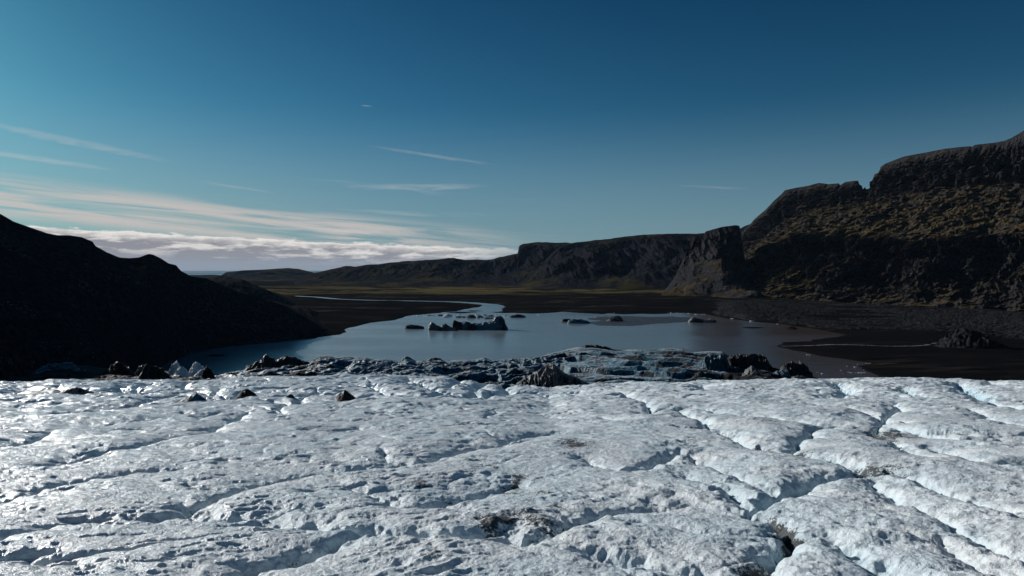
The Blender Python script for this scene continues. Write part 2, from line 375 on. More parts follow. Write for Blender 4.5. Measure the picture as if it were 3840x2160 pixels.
def floor_z(X, Y):
    wx = X+6*fbm2(X*0.03, Y*0.012, 4, 0.5, 5); wy = Y+10*fbm2(X*0.02, Y*0.02, 4, 0.5, 8)
    dL = seg_dist(wx, wy, LKW, closed=True); ins = inside(wx, wy, LKW)
    sd_ = np.where(ins, -dL, dL)
    for P, W in RIVW: sd_ = np.minimum(sd_, seg_dist(X+2.5*fbm2(X*.05, Y*.05, 3, .5, 31), Y, P, W))
    z = np.where(sd_ > 0, 2.2*(1-np.exp(-sd_/28))+0.004*np.clip(sd_, 0, 400), -np.minimum(3.0, 0.05*-sd_)-0.08)
    rough = sstep(2, 60, sd_)
    z = z+rough*(0.9*fbm2(X*0.010, Y*0.022, 5, 0.55, 3)+0.35*fbm2(X*0.05, Y*0.12, 4, 0.55, 13))
    z = z+rough*(sstep(950, 1250, Y)*1.6*rid2(X*0.006+2, Y*0.020, 4, 0.5, 29)-1.6*sstep(950, 1250, Y))+rough*sstep(1300, 1700, Y)*3.0*fbm2(X*0.004, Y*0.010, 4, 0.5, 23)
    for (u, v), (rx, ry), h in ISL:
        cx, cy = world(u, v); q = ((X-cx)/rx)**2+((Y-cy)/ry)**2
        q = q*(1+0.7*fbm2(X*.12, Y*.12, 3, .5, 41))
        z = np.maximum(z, h*(1-q))
    return z
aa = np.linspace(-1.5, 1.5, 1300)
vv = np.concatenate([np.linspace(1640, 1200, 240, endpoint=False), np.linspace(1200, 1062, 420, endpoint=False), np.geomspace(51, 22, 40)+HV])
yy = CZ*F/(vv-HV)
YY, AA = np.meshgrid(yy, aa, indexing='ij'); XX = AA*YY
ZZ = floor_z(XX.astype(f4), YY.astype(f4))
grid_mesh("valley_floor", XX, YY, ZZ, M_valley)['kind'] = 'structure'

# shoal of brown mud just breaking the surface on the right of the lake
def mat_mud():
    m, t, p = material("wet_mud")
    pos = t.node('ShaderNodeNewGeometry').outputs['Position']
    n = t.noise(t.scalev(pos, (0.4, 1, 1)), 0.25, 6, 0.65)
    t.put(p.inputs['Base Color'], t.mix(n, (0.014, 0.012, 0.012), (0.035, 0.030, 0.030)))
    t.put(p.inputs['Roughness'], t.sst(n, 0.3, 0.7, 0.25, 0.7)); t.put(p.inputs['Normal'], t.bump(n, 0.6, 0.7))
    return m
mx = np.linspace(world(2170, 1200)[0]-15, world(2680, 1190)[0]+25, 300); my = np.linspace(world(0, 1228)[1], world(0, 1178)[1], 240)
MY, MX = np.meshgrid(my, mx, indexing='ij')
dm = seg_dist(MX+9*fbm2(MX*.04, MY*.03, 4, .55, 3), MY+9*fbm2(MX*.02, MY*.05, 4, .6, 6), MUD, closed=True)
im = inside(MX+9*fbm2(MX*.04, MY*.03, 4, .55, 3), MY+9*fbm2(MX*.02, MY*.05, 4, .6, 6), MUD)
mz = np.where(im, np.minimum(dm*0.02, 0.12), -dm*0.05)+0.05*fbm2(MX*.06, MY*.15, 4, .6, 9)
mud = grid_mesh("mud_flat", MX, MY, mz, mat_mud()); mud['kind'] = 'structure'

# ------------------------------------------------------------------ hills: surfaces lofted through ridge, bench and foot lines
def loft(name, us, rows, nsub, mat, disp, attrs=None):
    """rows: list of (v_pts, d_pts, z_pts or None) from foot to behind the ridge."""
    C = []
    for vp, dp in rows:
        d = itp(dp, us) if isinstance(dp, list) else np.full(us.shape, float(dp))
        if isinstance(vp, tuple): z = itp(vp[1], us) if isinstance(vp[1], list) else np.full(us.shape, float(vp[1]))
        else: z = CZ-(itp(vp, us)-HV)/F*d
        C.append((d, z))
    D = []; Z = []; T = []
    for i in range(len(C)-1):
        n = nsub[i] if isinstance(nsub, list) else nsub
        for k in range(n):
            s = k/n; D.append(C[i][0]*(1-s)+C[i+1][0]*s); Z.append(C[i][1]*(1-s)+C[i+1][1]*s); T.append(i+s)
    D.append(C[-1][0]); Z.append(C[-1][1]); T.append(len(C)-1)
    D = np.array(D); Z = np.array(Z); T = np.array(T)[:, None]*np.ones((1, len(us)))
    # soften the creases between the lines a little
    for _ in range(2):
        D[1:-1] = (D[:-2]+2*D[1:-1]+D[2:])/4; Z[1:-1] = (Z[:-2]+2*Z[1:-1]+Z[2:])/4
    A = (us[None, :]-CU)/F; X = A*D
    dx, dy, dz = disp(X.astype(f4), D.astype(f4), Z.astype(f4), T.astype(f4))
    o = grid_mesh(name, X+dx, D+dy, Z+dz, mat, {'moss': attrs(us[None, :]+0*T, T)} if attrs else None); o['kind'] = 'structure'
    return o

# far headland by the sea
sil = [(400,1060),(700,1050),(823,1040),(847,1020),(901,1013),(1000,1008),(1072,1003),(1126,1007),(1173,1018),(1230,1040),(1400,1055),(1900,1060)]
us = np.linspace(400, 1900, 500)
def dA(X, Y, Z, T):
    k = sstep(0, 1, T)*sstep(3.0, 2.0, T)
    return 0*X, 120*k*fbm3(X*.003, Y*.003, Z*.01, 4, .5, 2), k*(22*fbm3(X*.004, Y*.004, Z*.004, 6, .5, 3))*(1-0.75*sstep(1.6, 2.0, T))
loft("far_headland", us, [((0, 2.0), 3200), ([(400,1058),(1000,1040),(1900,1062)], 3800), (sil, 4400), ((0, 0.0), 5400)], [60, 60, 20], M_far, dA)

# long far ridge behind the plain
silB = [(850,1078),(1000,1074),(1100,1060),(1180,1024),(1243,1010),(1285,1001),(1297,998),(1318,998),(1343,1000),(1374,995),(1499,982),(1654,971),(1701,966),(1739,974),(1786,971),(1833,975),(1887,962),
 (1941,948),(1947,919),(1965,912),(2058,906),(2120,907),(2151,911),(2400,920),(2800,930)]
us = np.linspace(850, 2800, 1100)
def dB(X, Y, Z, T):
    k = sstep(0.0, 0.6, T); r = 1-0.85*sstep(1.6, 2.0, T)*sstep(2.6, 2.1, T)
    gul = fbm3(X*.0075, Y*.002, Z*.002, 5, .55, 12, rid=True)
    rel = np.clip(Z/60, 0.1, 1)
    return 0*X, k*rel*r*(110*fbm3(X*.004, Y*.002, Z*.006, 5, .5, 5)+110*gul), k*r*rel*(30*fbm3(X*.006, Y*.004, Z*.004, 7, .58, 6)+24*gul)
loft("far_ridge", us, [((0, -1.0), 2150), ([(850,1082),(1300,1062),(1600,1050),(1900,1040),(2100,1010),(2800,1000)], 2450), (silB, 2900), ((0, [(850,-3),(1180,-3),(1300,15),(1600,30),(2800,60)]), 3700)], [90, 130, 20], M_far, dB)

# plateau joining the far ridge and the buttress
silC = [(1900,1075),(2000,1030),(2060,960),(2100,925),(2151,909),(2236,900),(2325,888),(2445,877),(2616,874),(2700,868),(2775,856),(2815,838),(2850,850),(3000,860)]
us = np.linspace(1900, 3000, 800)
def dC(X, Y, Z, T):
    k = sstep(0.0, 0.5, T); r = 1-0.9*sstep(1.65, 2.0, T)*sstep(2.6, 2.1, T); rel = np.clip(Z/50, 0.1, 1)
    gul = fbm3(X*.009+Z*.006, Y*.002, Z*.001, 5, .55, 15, rid=True)
    return 0*X, k*rel*r*(90*fbm3(X*.006, Y*.003, Z*.008, 5, .5, 25)+90*gul), k*r*rel*(26*fbm3(X*.007, Y*.005, Z*.005, 7, .58, 26)+20*gul)
loft("plateau_hill", us, [((0, -1.0), 1950), ([(1900,1095),(2100,1060),(2400,1035),(2600,1010),(3000,1000)], 2080), ([(1900,1080),(2200,985),(2600,960),(3000,950)], 2250), (silC, 2550), ((0, 60.0), 3300)], [40, 80, 90, 20], M_far,
     lambda X, Y, Z, T: dC(X, Y, Z, np.where(T > 1, T*0.667, T*0.667)))

# dark buttress with a sheer face
silD = [(2480,1110),(2520,1060),(2545,1010),(2570,950),(2600,885),(2642,873),(2646,866),(2709,849),(2760,842),(2774,845),(2780,880),(2800,1000),(2830,1100)]
us = np.linspace(2480, 2830, 330)
def cliff(X, Y, Z, T, t0, t1, amp, fx, seed):
    k = sstep(t0-0.12, t0+0.1, T)*sstep(t1+0.12, t1-0.1, T)
    return k*amp*(fbm3(X*fx, Y*fx*0.5, Z*fx*0.13, 5, .6, seed, rid=True)-0.3)
def dD(X, Y, Z, T):
    r = 1-0.9*sstep(2.6, 3.0, T)*sstep(3.6, 3.1, T); k = sstep(0, .4, T)
    return 0*X, k*r*(35*fbm3(X*.012, Y*.006, Z*.012, 5, .5, 35)+cliff(X, Y, Z, T, 2.0, 3.0, 22, .05, 36)), k*r*(10*fbm3(X*.012, Y*.01, Z*.01, 6, .55, 37))
loft("cliff_buttress", us, [((0, -1.0), [(2480,1450),(2830,1330)]), ([(2480,1105),(2600,1090),(2830,1095)], [(2480,1500),(2830,1370)]),
     ([(2480,1108),(2540,1040),(2600,990),(2700,960),(2830,1080)], [(2480,1600),(2830,1480)]), (silD, [(2480,1640),(2830,1520)]), ((0, [(2480,-3),(2600,40),(2774,60),(2800,20),(2830,-3)]), 2100)], [60, 120, 120, 20], M_right, dD, lambda u, T: -.13+0*T)

# great mountain side on the right
silE = [(2690,1120),(2715,1050),(2745,960),(2775,900),(2790,862),(2814,839),(2833,818),(2868,788),(2903,751),(2928,728),(2945,711),(2983,703),(3032,695),(3072,684),(3107,689),(3146,686),(3151,693),(3171,681),
 (3200,677),(3219,676),(3223,690),(3232,695),(3237,709),(3243,700),(3250,709),(3261,706),(3271,674),(3281,651),(3298,646),(3303,624),(3320,612),(3355,598),(3390,585),(3445,574),(3474,569),(3509,562),(3544,555),(3594,550),
 (3638,546),(3645,549),(3658,541),(3733,532),(3768,525),(3792,515),(3840,487),(3950,430),(4200,340),(4700,240),(5200,200)]
cb = [(2690,1125),(2740,1090),(2800,960),(2900,870),(2960,830),(3050,790),(3200,770),(3350,740),(3500,720),(3700,700),(3840,690),(4300,640),(5200,600)]      # foot of the upper cliff
bt = [(2690,1128),(2740,1110),(2790,1050),(2840,1000),(2900,930),(2960,905),(3020,880),(3100,890),(3200,880),(3300,890),(3420,905),(3500,900),(3600,890),(3700,885),(3840,880),(4300,870),(5200,860)]  # lip of the lower cliff
bf = [(2690,1130),(2740,1122),(2790,1105),(2840,1080),(2900,1040),(2960,1020),(3020,1010),(3100,960),(3200,955),(3300,970),(3420,965),(3500,965),(3600,960),(3700,960),(3840,965),(4300,960),(5200,960)]  # foot of the lower cliff
sf = [(2690,1135),(2760,1137),(2800,1140),(2900,1143),(3000,1148),(3100,1165),(3300,1180),(3500,1190),(3840,1195),(4300,1200),(5200,1240)]
d0 = [(2690,1400),(2800,1330),(3000,1250),(3200,1150),(3400,1060),(3600,980),(3840,900),(4300,800),(5200,700)]
def dk(k): return [(u, d*k+0) for u, d in d0]
us = np.concatenate([np.linspace(2690, 3900, 1150, endpoint=False), np.linspace(3900, 5200, 260)])
def dE(X, Y, Z, T):
    edge = sstep(2690, 2840, X/Y*F+CU)
    a = .6*X-.8*Y; b = .8*X+.6*Y                                      # along the wall, into the wall
    r = 1-0.93*sstep(4.55, 5.0, T)*sstep(5.6, 5.05, T); k = sstep(0, .8, T); up = np.clip(Z/45, .12, 1)
    low = sstep(3.2, 2.6, T); wob = 18*fbm3(a*.008, b*.008, Z*.008, 3, .5, 44)
    aa_ = a+wob+.55*Z
    spur = fbm3(aa_*.0065, b*.0015, Z*.0015, 3, .5, 48, rid=True)
    gul = fbm3(aa_*.020, b*.004, Z*.004, 5, .55, 45, rid=True)
    col_ = fbm3((a+wob*.3)*.055, b*.02, Z*.010, 4, .6, 47, rid=True)
    dp = edge*(110*(spur-.05)*up*(.3+.7*low)+30*gul*(.35+.65*low)*up+20*fbm3(a*.03, b*.03, Z*.06, 5, .6, 55))
    dp = dp+cliffk(T, 2.0, 3.0)*20*(col_-.1)+cliffk(T, 4.0, 4.95)*16*(col_-.1)
    q = Z/15+1.1*fbm3(a*.006, b*.004, Z*.004, 3, .5, 56)
    q = q-np.floor(q); dp = dp+(sstep(3.8, 4.1, T)*11+sstep(3.1, 2.6, T)*5)*(np.interp(q, [0, .12, .7, 1], [0, 1, .75, 0])-.5)*sstep(-.3, .3, fbm3(a*.012, b*.01, Z*.02, 3, .5, 57))
    bench = sstep(3.0, 3.2, T)*sstep(4.1, 3.8, T)
    g2 = fbm3(aa_*.024, b*.006, 0*Z, 5, .58, 58, rid=True)
    dz = 6*fbm3(a*.010, b*.008, Z*.008, 7, .56, 50)+up*low*13*g2+bench*(13*fbm3((a+.8*b)*.013, (b-.8*a)*.005, 0*Z, 5, .52, 51, rid=True)+1.6*fbm3(a*.07, b*.05, 0*Z, 4, .6, 52))
    dz = dz+low*up*3.0*fbm3(a*.08, b*.08, Z*.08, 4, .62, 53)
    return -.75*dp*k*r, -.66*dp*k*r, dz*k*r
def cliffk(T, t0, t1): return sstep(t0-.1, t0+.1, T)*sstep(t1+.1, t1-.1, T)
loft("mountain_side", us, [((0, -1.0), dk(0.95)), ((0, 3.0), dk(1.02)), (bf, dk(1.21)), (bt, dk(1.228)), (cb, dk(1.60)), (silE, dk(1.66)), ((0, [(2690,-3),(2780,40),(2850,130),(3000,200),(5200,260)]), dk(2.6))],
     [40, 160, 110, 170, 120, 20], M_right, dE,
     lambda u, T: sstep(2.7, 3.2, T)*sstep(4.3, 3.6, T)*0.10-0.13*sstep(3.8, 4.4, T)-0.12*sstep(1.8, 2.2, T)*sstep(3.1, 2.7, T)-0.13*sstep(2.05, 1.9, T)*sstep(2950, 3200, u)+0.08*sstep(3150, 2900, u)*sstep(3, 2.8, T))

# left hillside: its crest runs down to the valley, a second hump stands behind it
silL = [(-1600,420),(-900,560),(-400,690),(-150,752),(0,800),(50,828),(116,851),(177,872),(217,880),(262,880),(308,888),(348,905),(358,921),(399,944),(449,964),(484,966),(520,963),(536,957),(550,951),(562,950),(575,953),(590,961),(606,969),(631,986),
 (661,994),(668,1003),(679,1015),(717,1036),(745,1041),(772,1043),(840,1072),(900,1096),(960,1112),(1040,1138),(1075,1150),(1110,1172),(1150,1196),(1200,1222),(1260,1240),(1340,1248)]
footd = [(-1600,150),(-400,200),(0,240),(300,300),(500,350),(580,400),(661,462),(717,486),(833,522),(1009,555),(1211,592),(1300,650),(1340,690)]
crestd = [(-1600,280),(-900,290),(-400,330),(0,405),(358,480),(717,590),(833,620),(1040,645),(1200,680),(1300,705),(1340,740)]
us = np.linspace(-1600, 1340, 1100)
def dL_(X, Y, Z, T):
    k = sstep(0, .5, T); r = 1-0.95*sstep(1.5, 2.0, T)*sstep(2.6, 2.05, T)
    e = sstep(1340, 1100, X/Y*F+CU)
    g_ = fbm3(X*.01, Y*.004, Z*.004, 5, .55, 61, rid=True)
    return 0*X, k*r*e*(12*fbm3(X*.007, Y*.005, Z*.007, 5, .5, 62)), k*r*e*(9*fbm3(X*.014, Y*.014, Z*.014, 7, .60, 63)+5*g_)
loft("left_hillside", us, [((0, -1.2), footd), ([(-1600,1300),(0,1340),(300,1300),(590,1310),(833,1262),(1009,1246),(1150,1245),(1211,1246),(1300,1250),(1340,1252)], [(a, b*1.06) for a, b in footd]),
     (silL, crestd), ((0, [(-1600,10),(700,10),(1000,2),(1150,-3),(1340,-3)]), [(a, b+400) for a, b in crestd])], [30, 240, 20], M_left, dL_)
silM = [(560,1090),(640,1060),(717,1040),(745,1041),(772,1043),(790,1040),(807,1039),(830,1042),(858,1043),(908,1046),(944,1063),(999,1085),(1040,1105),(1075,1123),(1110,1143),(1140,1158),(1180,1172)]
us = np.linspace(560, 1180, 340)
def dM(X, Y, Z, T):
    r = 1-0.9*sstep(1.4, 2.0, T)*sstep(2.6, 2.05, T); k = sstep(0, .4, T)*np.clip(Z/14, 0.12, 1)
    return 0*X, k*r*20*fbm3(X*.01, Y*.006, Z*.01, 4, .5, 71), k*r*9*fbm3(X*.018, Y*.018, Z*.01, 6, .6, 72)
loft("left_hump", us, [((0, -1.0), [(560,960),(1180,1000)]), ([(560,1120),(908,1110),(1180,1170)], [(560,1020),(1180,1040)]), (silM, [(560,1180),(1180,1090)]), ((0, -1.0), 1700)], [40, 90, 20], M_left, dM)

# ------------------------------------------------------------------ right shore: rubble bank, sand bar hump and stream
us = np.linspace(2640, 4800, 900)
def dR(X, Y, Z, T):
    k = sstep(0, .5, T)*sstep(4, 3.2, T)
    return 0*X, 0*X, k*(2.2*fbm3(X*.02, Y*.03, 0*Z, 6, .6, 81)+1.3*fbm3(X*.09, Y*.12, 0*Z, 4, .6, 82, rid=True))
loft("rubble_bank", us, [((0, -0.8), [(2640,960),(2700,870),(2800,800),(2917,760),(3042,700),(3143,655),(3204,640),(3350,615),(3560,600),(3700,560),(3840,540),(4800,420)]),
     ([(2640,1174),(2700,1172),(2800,1180),(2917,1200),(3042,1216),(3143,1226),(3350,1240),(3560,1250),(3840,1262),(4800,1320)], [(2640,990),(2700,900),(2800,830),(2917,790),(3042,730),(3143,690),(3350,650),(3560,630),(3840,580),(4800,450)]),
     ([(2640,1166),(2750,1146),(2800,1150),(2917,1160),(3042,1185),(3143,1195),(3350,1205),(3560,1212),(3840,1215),(4800,1270)], [(2640,1060),(2800,960),(3042,850),(3350,750),(3560,700),(3840,650),(4800,500)]),
     ((0, 3.0), [(2640,1300),(2800,1290),(3042,1230),(3350,1080),(3560,1000),(3840,910),(4800,780)])], [30, 60, 60], M_near, dR)

def lump(name, prof, v_base, depth, mat, seed=1, nz=1.0, nu=90, ns=60, yoff=0.0, sharp=1.6, below=1.0, zb=0.0, freq=None, skew=0.0, taper=0.5, flute=0.0, dirt=None):
    """prof: outline points (u, v) from the photo; built as a solid mound at the distance of its base line."""
    D = (CZ-zb)*F/(v_base-HV)
    u0, u1 = prof[0][0], prof[-1][0]
    us = np.linspace(u0, u1, nu); hs = CZ-(itp(prof, us)-HV)/F*D-zb
    xs = (us-CU)/F*D; cx = xs.mean(); W = (xs[-1]-xs[0])/2
    s = np.linspace(-1, 1, ns)
    SS, XS = np.meshgrid(s, xs, indexing='ij'); HS = np.broadcast_to(hs, SS.shape)
    q = np.clip(1-np.abs((XS-cx)/W)**2.2, 0, 1)**0.5
    hw = depth*(taper+(1-taper)*q)
    fq = freq or 2.2/max(W, depth)
    Y = D+yoff+SS*hw+skew*HS
    sh = np.clip(1-np.abs(SS)**sharp, 0, 1)
    XA, YA = XS.astype(f4), Y.astype(f4)
    n = fbm3(XA*fq, YA*fq, (HS*sh).astype(f4)*fq, 5, .58, seed)
    nr = fbm3(XA*fq*2.2, YA*fq*2.2, 0*XA, 5, .6, seed+7, rid=True)
    env = np.clip(sh*3, 0, 1)*(1-0.6*np.exp(-(SS/0.10)**2))
    amp = nz*HS.max()*0.16
    Z = (HS+below)*sh-below+env*amp*(n*1.5+nr*1.3)*np.clip(HS/HS.max()*2, 0.15, 1)
    dyy = flute*fbm3(XA*fq*7, 0*XA, Z.astype(f4)*fq*1.2, 3, .6, seed+3, rid=True)*np.clip(-SS*2, 0, 1)*sh
    Z[0] = Z[-1] = -below; Z[:, 0] = np.minimum(Z[:, 0], -below*0.6); Z[:, -1] = np.minimum(Z[:, -1], -below*0.6)
    o = grid_mesh(name, XS-cx, Y-D-dyy, Z, mat, {'dirt': np.broadcast_to(itp(dirt, us), Z.shape).copy() if isinstance(dirt, list) else np.full(Z.shape, dirt or 0.0)})
    o.location = (cx, D, zb)
    return o

o = lump("rock_mound", [(3520,1300),(3562,1282),(3585,1262),(3600,1246),(3612,1239),(3628,1240),(3645,1252),(3670,1268),(3710,1286),(3760,1298),(3840,1308),(3900,1312)], 1312, 26, M_near, 91, 1.2, 160, 80, sharp=1.5, below=2)
tag(o, "dark grey cone shaped gravel mound beside the white stream on the right shore", "mound")

def mat_foam():
    m, t, p = material("stream_foam")
    pos = t.node('ShaderNodeNewGeometry').outputs['Position']
    n = t.noise(pos, 0.6, 5, 0.7)
    t.put(p.inputs['Base Color'], t.mix(t.sst(n, 0.42, 0.62), (0.06, 0.065, 0.07), (0.62, 0.64, 0.66))); p.inputs['Roughness'].default_value = 0.4
    return m
def ribbon(name, pts, wid, z, mat, n=160):
    P = np.array([world(u, v, z) for u, v in pts]); k = np.linspace(0, len(P)-1, n)
    cx = np.interp(k, range(len(P)), P[:, 0]); cy = np.interp(k, range(len(P)), P[:, 1]); ww = np.interp(k, range(len(P)), wid)
    cy = cy+0.6*fbm2(cx*0.1, 0*cx, 3, .5, 4)
    ww = ww*(0.7+0.7*np.abs(fbm2(cx*.2, 0*cx, 3, .6, 14)))
    ty = np.gradient(cy); tx = np.gradient(cx); L = np.hypot(tx, ty)+1e-6
    s = np.linspace(-1, 1, 5)[:, None]
    X = cx-ty/L*ww*s; Y = cy+tx/L*ww*s; Z = z+0*X-0.03*s**2
    o = grid_mesh(name, X, Y, Z, mat); return o
# the sand flat the stream crosses is level; the stream sits in it
st = ribbon("stream", [(3566,1276),(3545,1279),(3520,1284),(3500,1289),(3470,1294),(3430,1297),(3380,1298),(3300,1297),(3240,1294),(3180,1292),(3110,1292),(3050,1295),(2990,1297),(2930,1298)],
            [3.2,3.4,3.0,2.4,1.2,0.9,0.9,0.8,1.0,1.0,1.5,0.9,0.8,0.5], 2.4, mat_foam()); st['kind'] = 'structure'

# ------------------------------------------------------------------ terminus: ridged blue ice between the glacier's brow and the lake
silT = [(-1500,1500),(-300,1440),(0,1421),(42,1409),(70,1414),(110,1400),(135,1388),(177,1370),(215,1371),(256,1363),(289,1371),(326,1370),(377,1380),(410,1379),(450,1384),(503,1396),(560,1392),(600,1388),(650,1392),(700,1394),(760,1398),(806,1413),(835,1405),
 (862,1394),(913,1388),(940,1380),(983,1372),(1030,1368),(1080,1366),(1155,1360),(1164,1352),(1200,1334),(1278,1338),(1371,1338),(1402,1348),(1452,1347),(1491,1356),(1522,1339),(1561,1354),(1604,1350),(1654,1348),(1666,1354),(1705,1350),(1782,1350),
 (1817,1342),(1844,1354),(1922,1345),(1996,1342),(2019,1340),(2054,1327),(2112,1314),(2170,1301),(2228,1300),(2275,1306),(2333,1313),(2411,1311),(2449,1310),(2488,1306),(2558,1308),(2601,1319),(2663,1317),(2709,1321),(2729,1334),(2760,1338),(2849,1350),
 (2876,1372),(2923,1388),(3000,1400),(3047,1418),(3100,1445),(3400,1500),(5200,1560)]
dT = [(-1500,200),(0,260),(500,275),(800,280),(1200,300),(1700,300),(2100,320),(2600,310),(2900,270),(3100,250),(5200,200)]
us = np.concatenate([np.linspace(-1500, -60, 120, endpoint=False), np.linspace(-60, 3200, 1900, endpoint=False), np.linspace(3200, 5200, 100)])
TD = []
def dTm(X, Y, Z, T):
    u = X/Y*F+CU
    r = 1-0.85*sstep(2.45, 3.0, T)*sstep(3.5, 3.05, T); k = sstep(0.0, 0.5, T)*sstep(3.98, 3.3, T)
    rt = sstep(1800, 2200, u); wx = X+(9-3*rt)*fbm2(X*.03, Y*.03, 4, .5, 101); wy = Y+(9-1*rt)*fbm2(X*.018+5, Y*.03*(1-.4*rt), 4, .5, 102)
    th = np.radians(np.interp(u, [0, 900, 1500, 1800, 2500, 3000], [15, 25, 34, 28, 0, -6]))
    q = wy*np.cos(th)-wx*np.sin(th); p_ = wx*np.cos(th)+wy*np.sin(th)
    per = np.interp(u, [0, 1200, 2100, 3000], [15, 14, 17, 16])
    ph = q/per+0.5*fbm2(p_*.02, q*.05, 3, .5, 103)
    fr = ph-np.floor(ph)
    saw = np.interp(fr, [0, .08, .40, .46, .54, .78, 1.0], [0, .06, .90, 1.0, .94, .30, 0])     # steep towards the viewer, a narrow top, then the trough
    cell = fbm2(p_*.05, np.floor(ph)*3.1, 3, .55, 104)
    left = sstep(2100, 1500, u)
    am = (3.2+.5*rt)*np.clip(0.95+(.65-.35*rt)*cell, .4, 1.5)
    lum = rid2(wx*.055, wy*.055, 4, .5, 105)-1.2
    z = am*(saw-0.55)*(1-0.35*left)+left*1.1*lum+(0.7-.35*rt)*(rid2(X*.13, Y*.16, 4, .55, 106)-1.1)+rt*.6*(rid2(X*.06+Y*.03, Y*.05, 3, .5, 107)-1.1)
    z = z*np.interp(u, [-400, 600, 900, 1300], [0.55, 0.6, 0.8, 1.0])
    TD.append(.46*np.exp(-(np.minimum(fr, 1-fr)/.15)**2)*(.5+1.4*fbm2(p_*.03, np.floor(ph)*1.7, 3, .5, 109))-.14*sstep(.36, .44, fr)*sstep(.68, .56, fr))
    return 0*X, 0*X, k*r*z
o = loft("glacier_terminus", us, [([(-1500,1700),(800,1640),(5200,1700)], 105), ([(-1500,1520),(0,1465),(800,1450),(1200,1440),(2000,1450),(2500,1448),(3100,1450),(5200,1600)], 165),
      ([(-1500,1510),(0,1435),(800,1425),(1200,1400),(1700,1390),(2100,1380),(2600,1385),(2900,1410),(3100,1450),(5200,1590)], 215), (silT, dT), ((0, -2.0), [(a, b+22) for a, b in dT])],
     [60, 150, 330, 60], M_term, dTm)
me = o.data; n = len(me.vertices); co = np.empty(n*3, f4); me.vertices.foreach_get("co", co); co = co.reshape(-1, 3)
uu = co[:, 0]/co[:, 1]*F+CU
dirt = np.interp(uu, [0, 100, 130, 500, 560, 800, 900, 1150, 1300, 2000, 2150, 2700, 2780, 3100], [.35, .35, .25, .3, .1, .05, -.05, .1, -.12, 0, -.05, .05, .3, .35])
at = me.attributes.new('dirt', 'FLOAT', 'POINT'); at.data.foreach_set("value", (dirt+TD[0].ravel()).astype(f4))

# ------------------------------------------------------------------ foreground glacier
def gbase(X, Y):
    """depth under the eye of the unweathered glacier surface."""
    u = X/np.maximum(Y, 1)*F+CU
    vc = itp([(-800,1440),(0,1432),(100,1437),(200,1426),(500,1425),(800,1422),(950,1412),(1200,1410),(1472,1406),(1658,1410),(1780,1424),(1900,1440),(2060,1460),(2130,1450),(2294,1440),(2488,1434),(2799,1427),(3100,1422),(3373,1415),(3560,1420),(3840,1426),(4600,1440)], u)
    r = np.hypot(X, Y)*0+Y
    dep = 4.2+0.128*r
    want = (vc+9-HV)/F*105.0
    dep = dep+(want-(4.2+0.128*105))*sstep(25, 105, r)
    dep = dep+0.0016*np.clip(r-105, 0, 200)**2
    return dep
def gpt(u, v):
    d = 30.0
    for _ in range(60):
        A = (u-CU)/F; d = 0.5*d+0.5*float(gbase(np.array(A*d), np.array(d)))*F/(v-HV)
    return ((u-CU)/F*d, d)
def R4(*p): return [(x*.7453, 1440+y*.7453) for x, y in p]
def R5(*p): return [(1920+x*.7453, 1380+y*.7453) for x, y in p]
def R3(*p): return [(3000+x*.3261, 1420+y*.3261) for x, y in p]
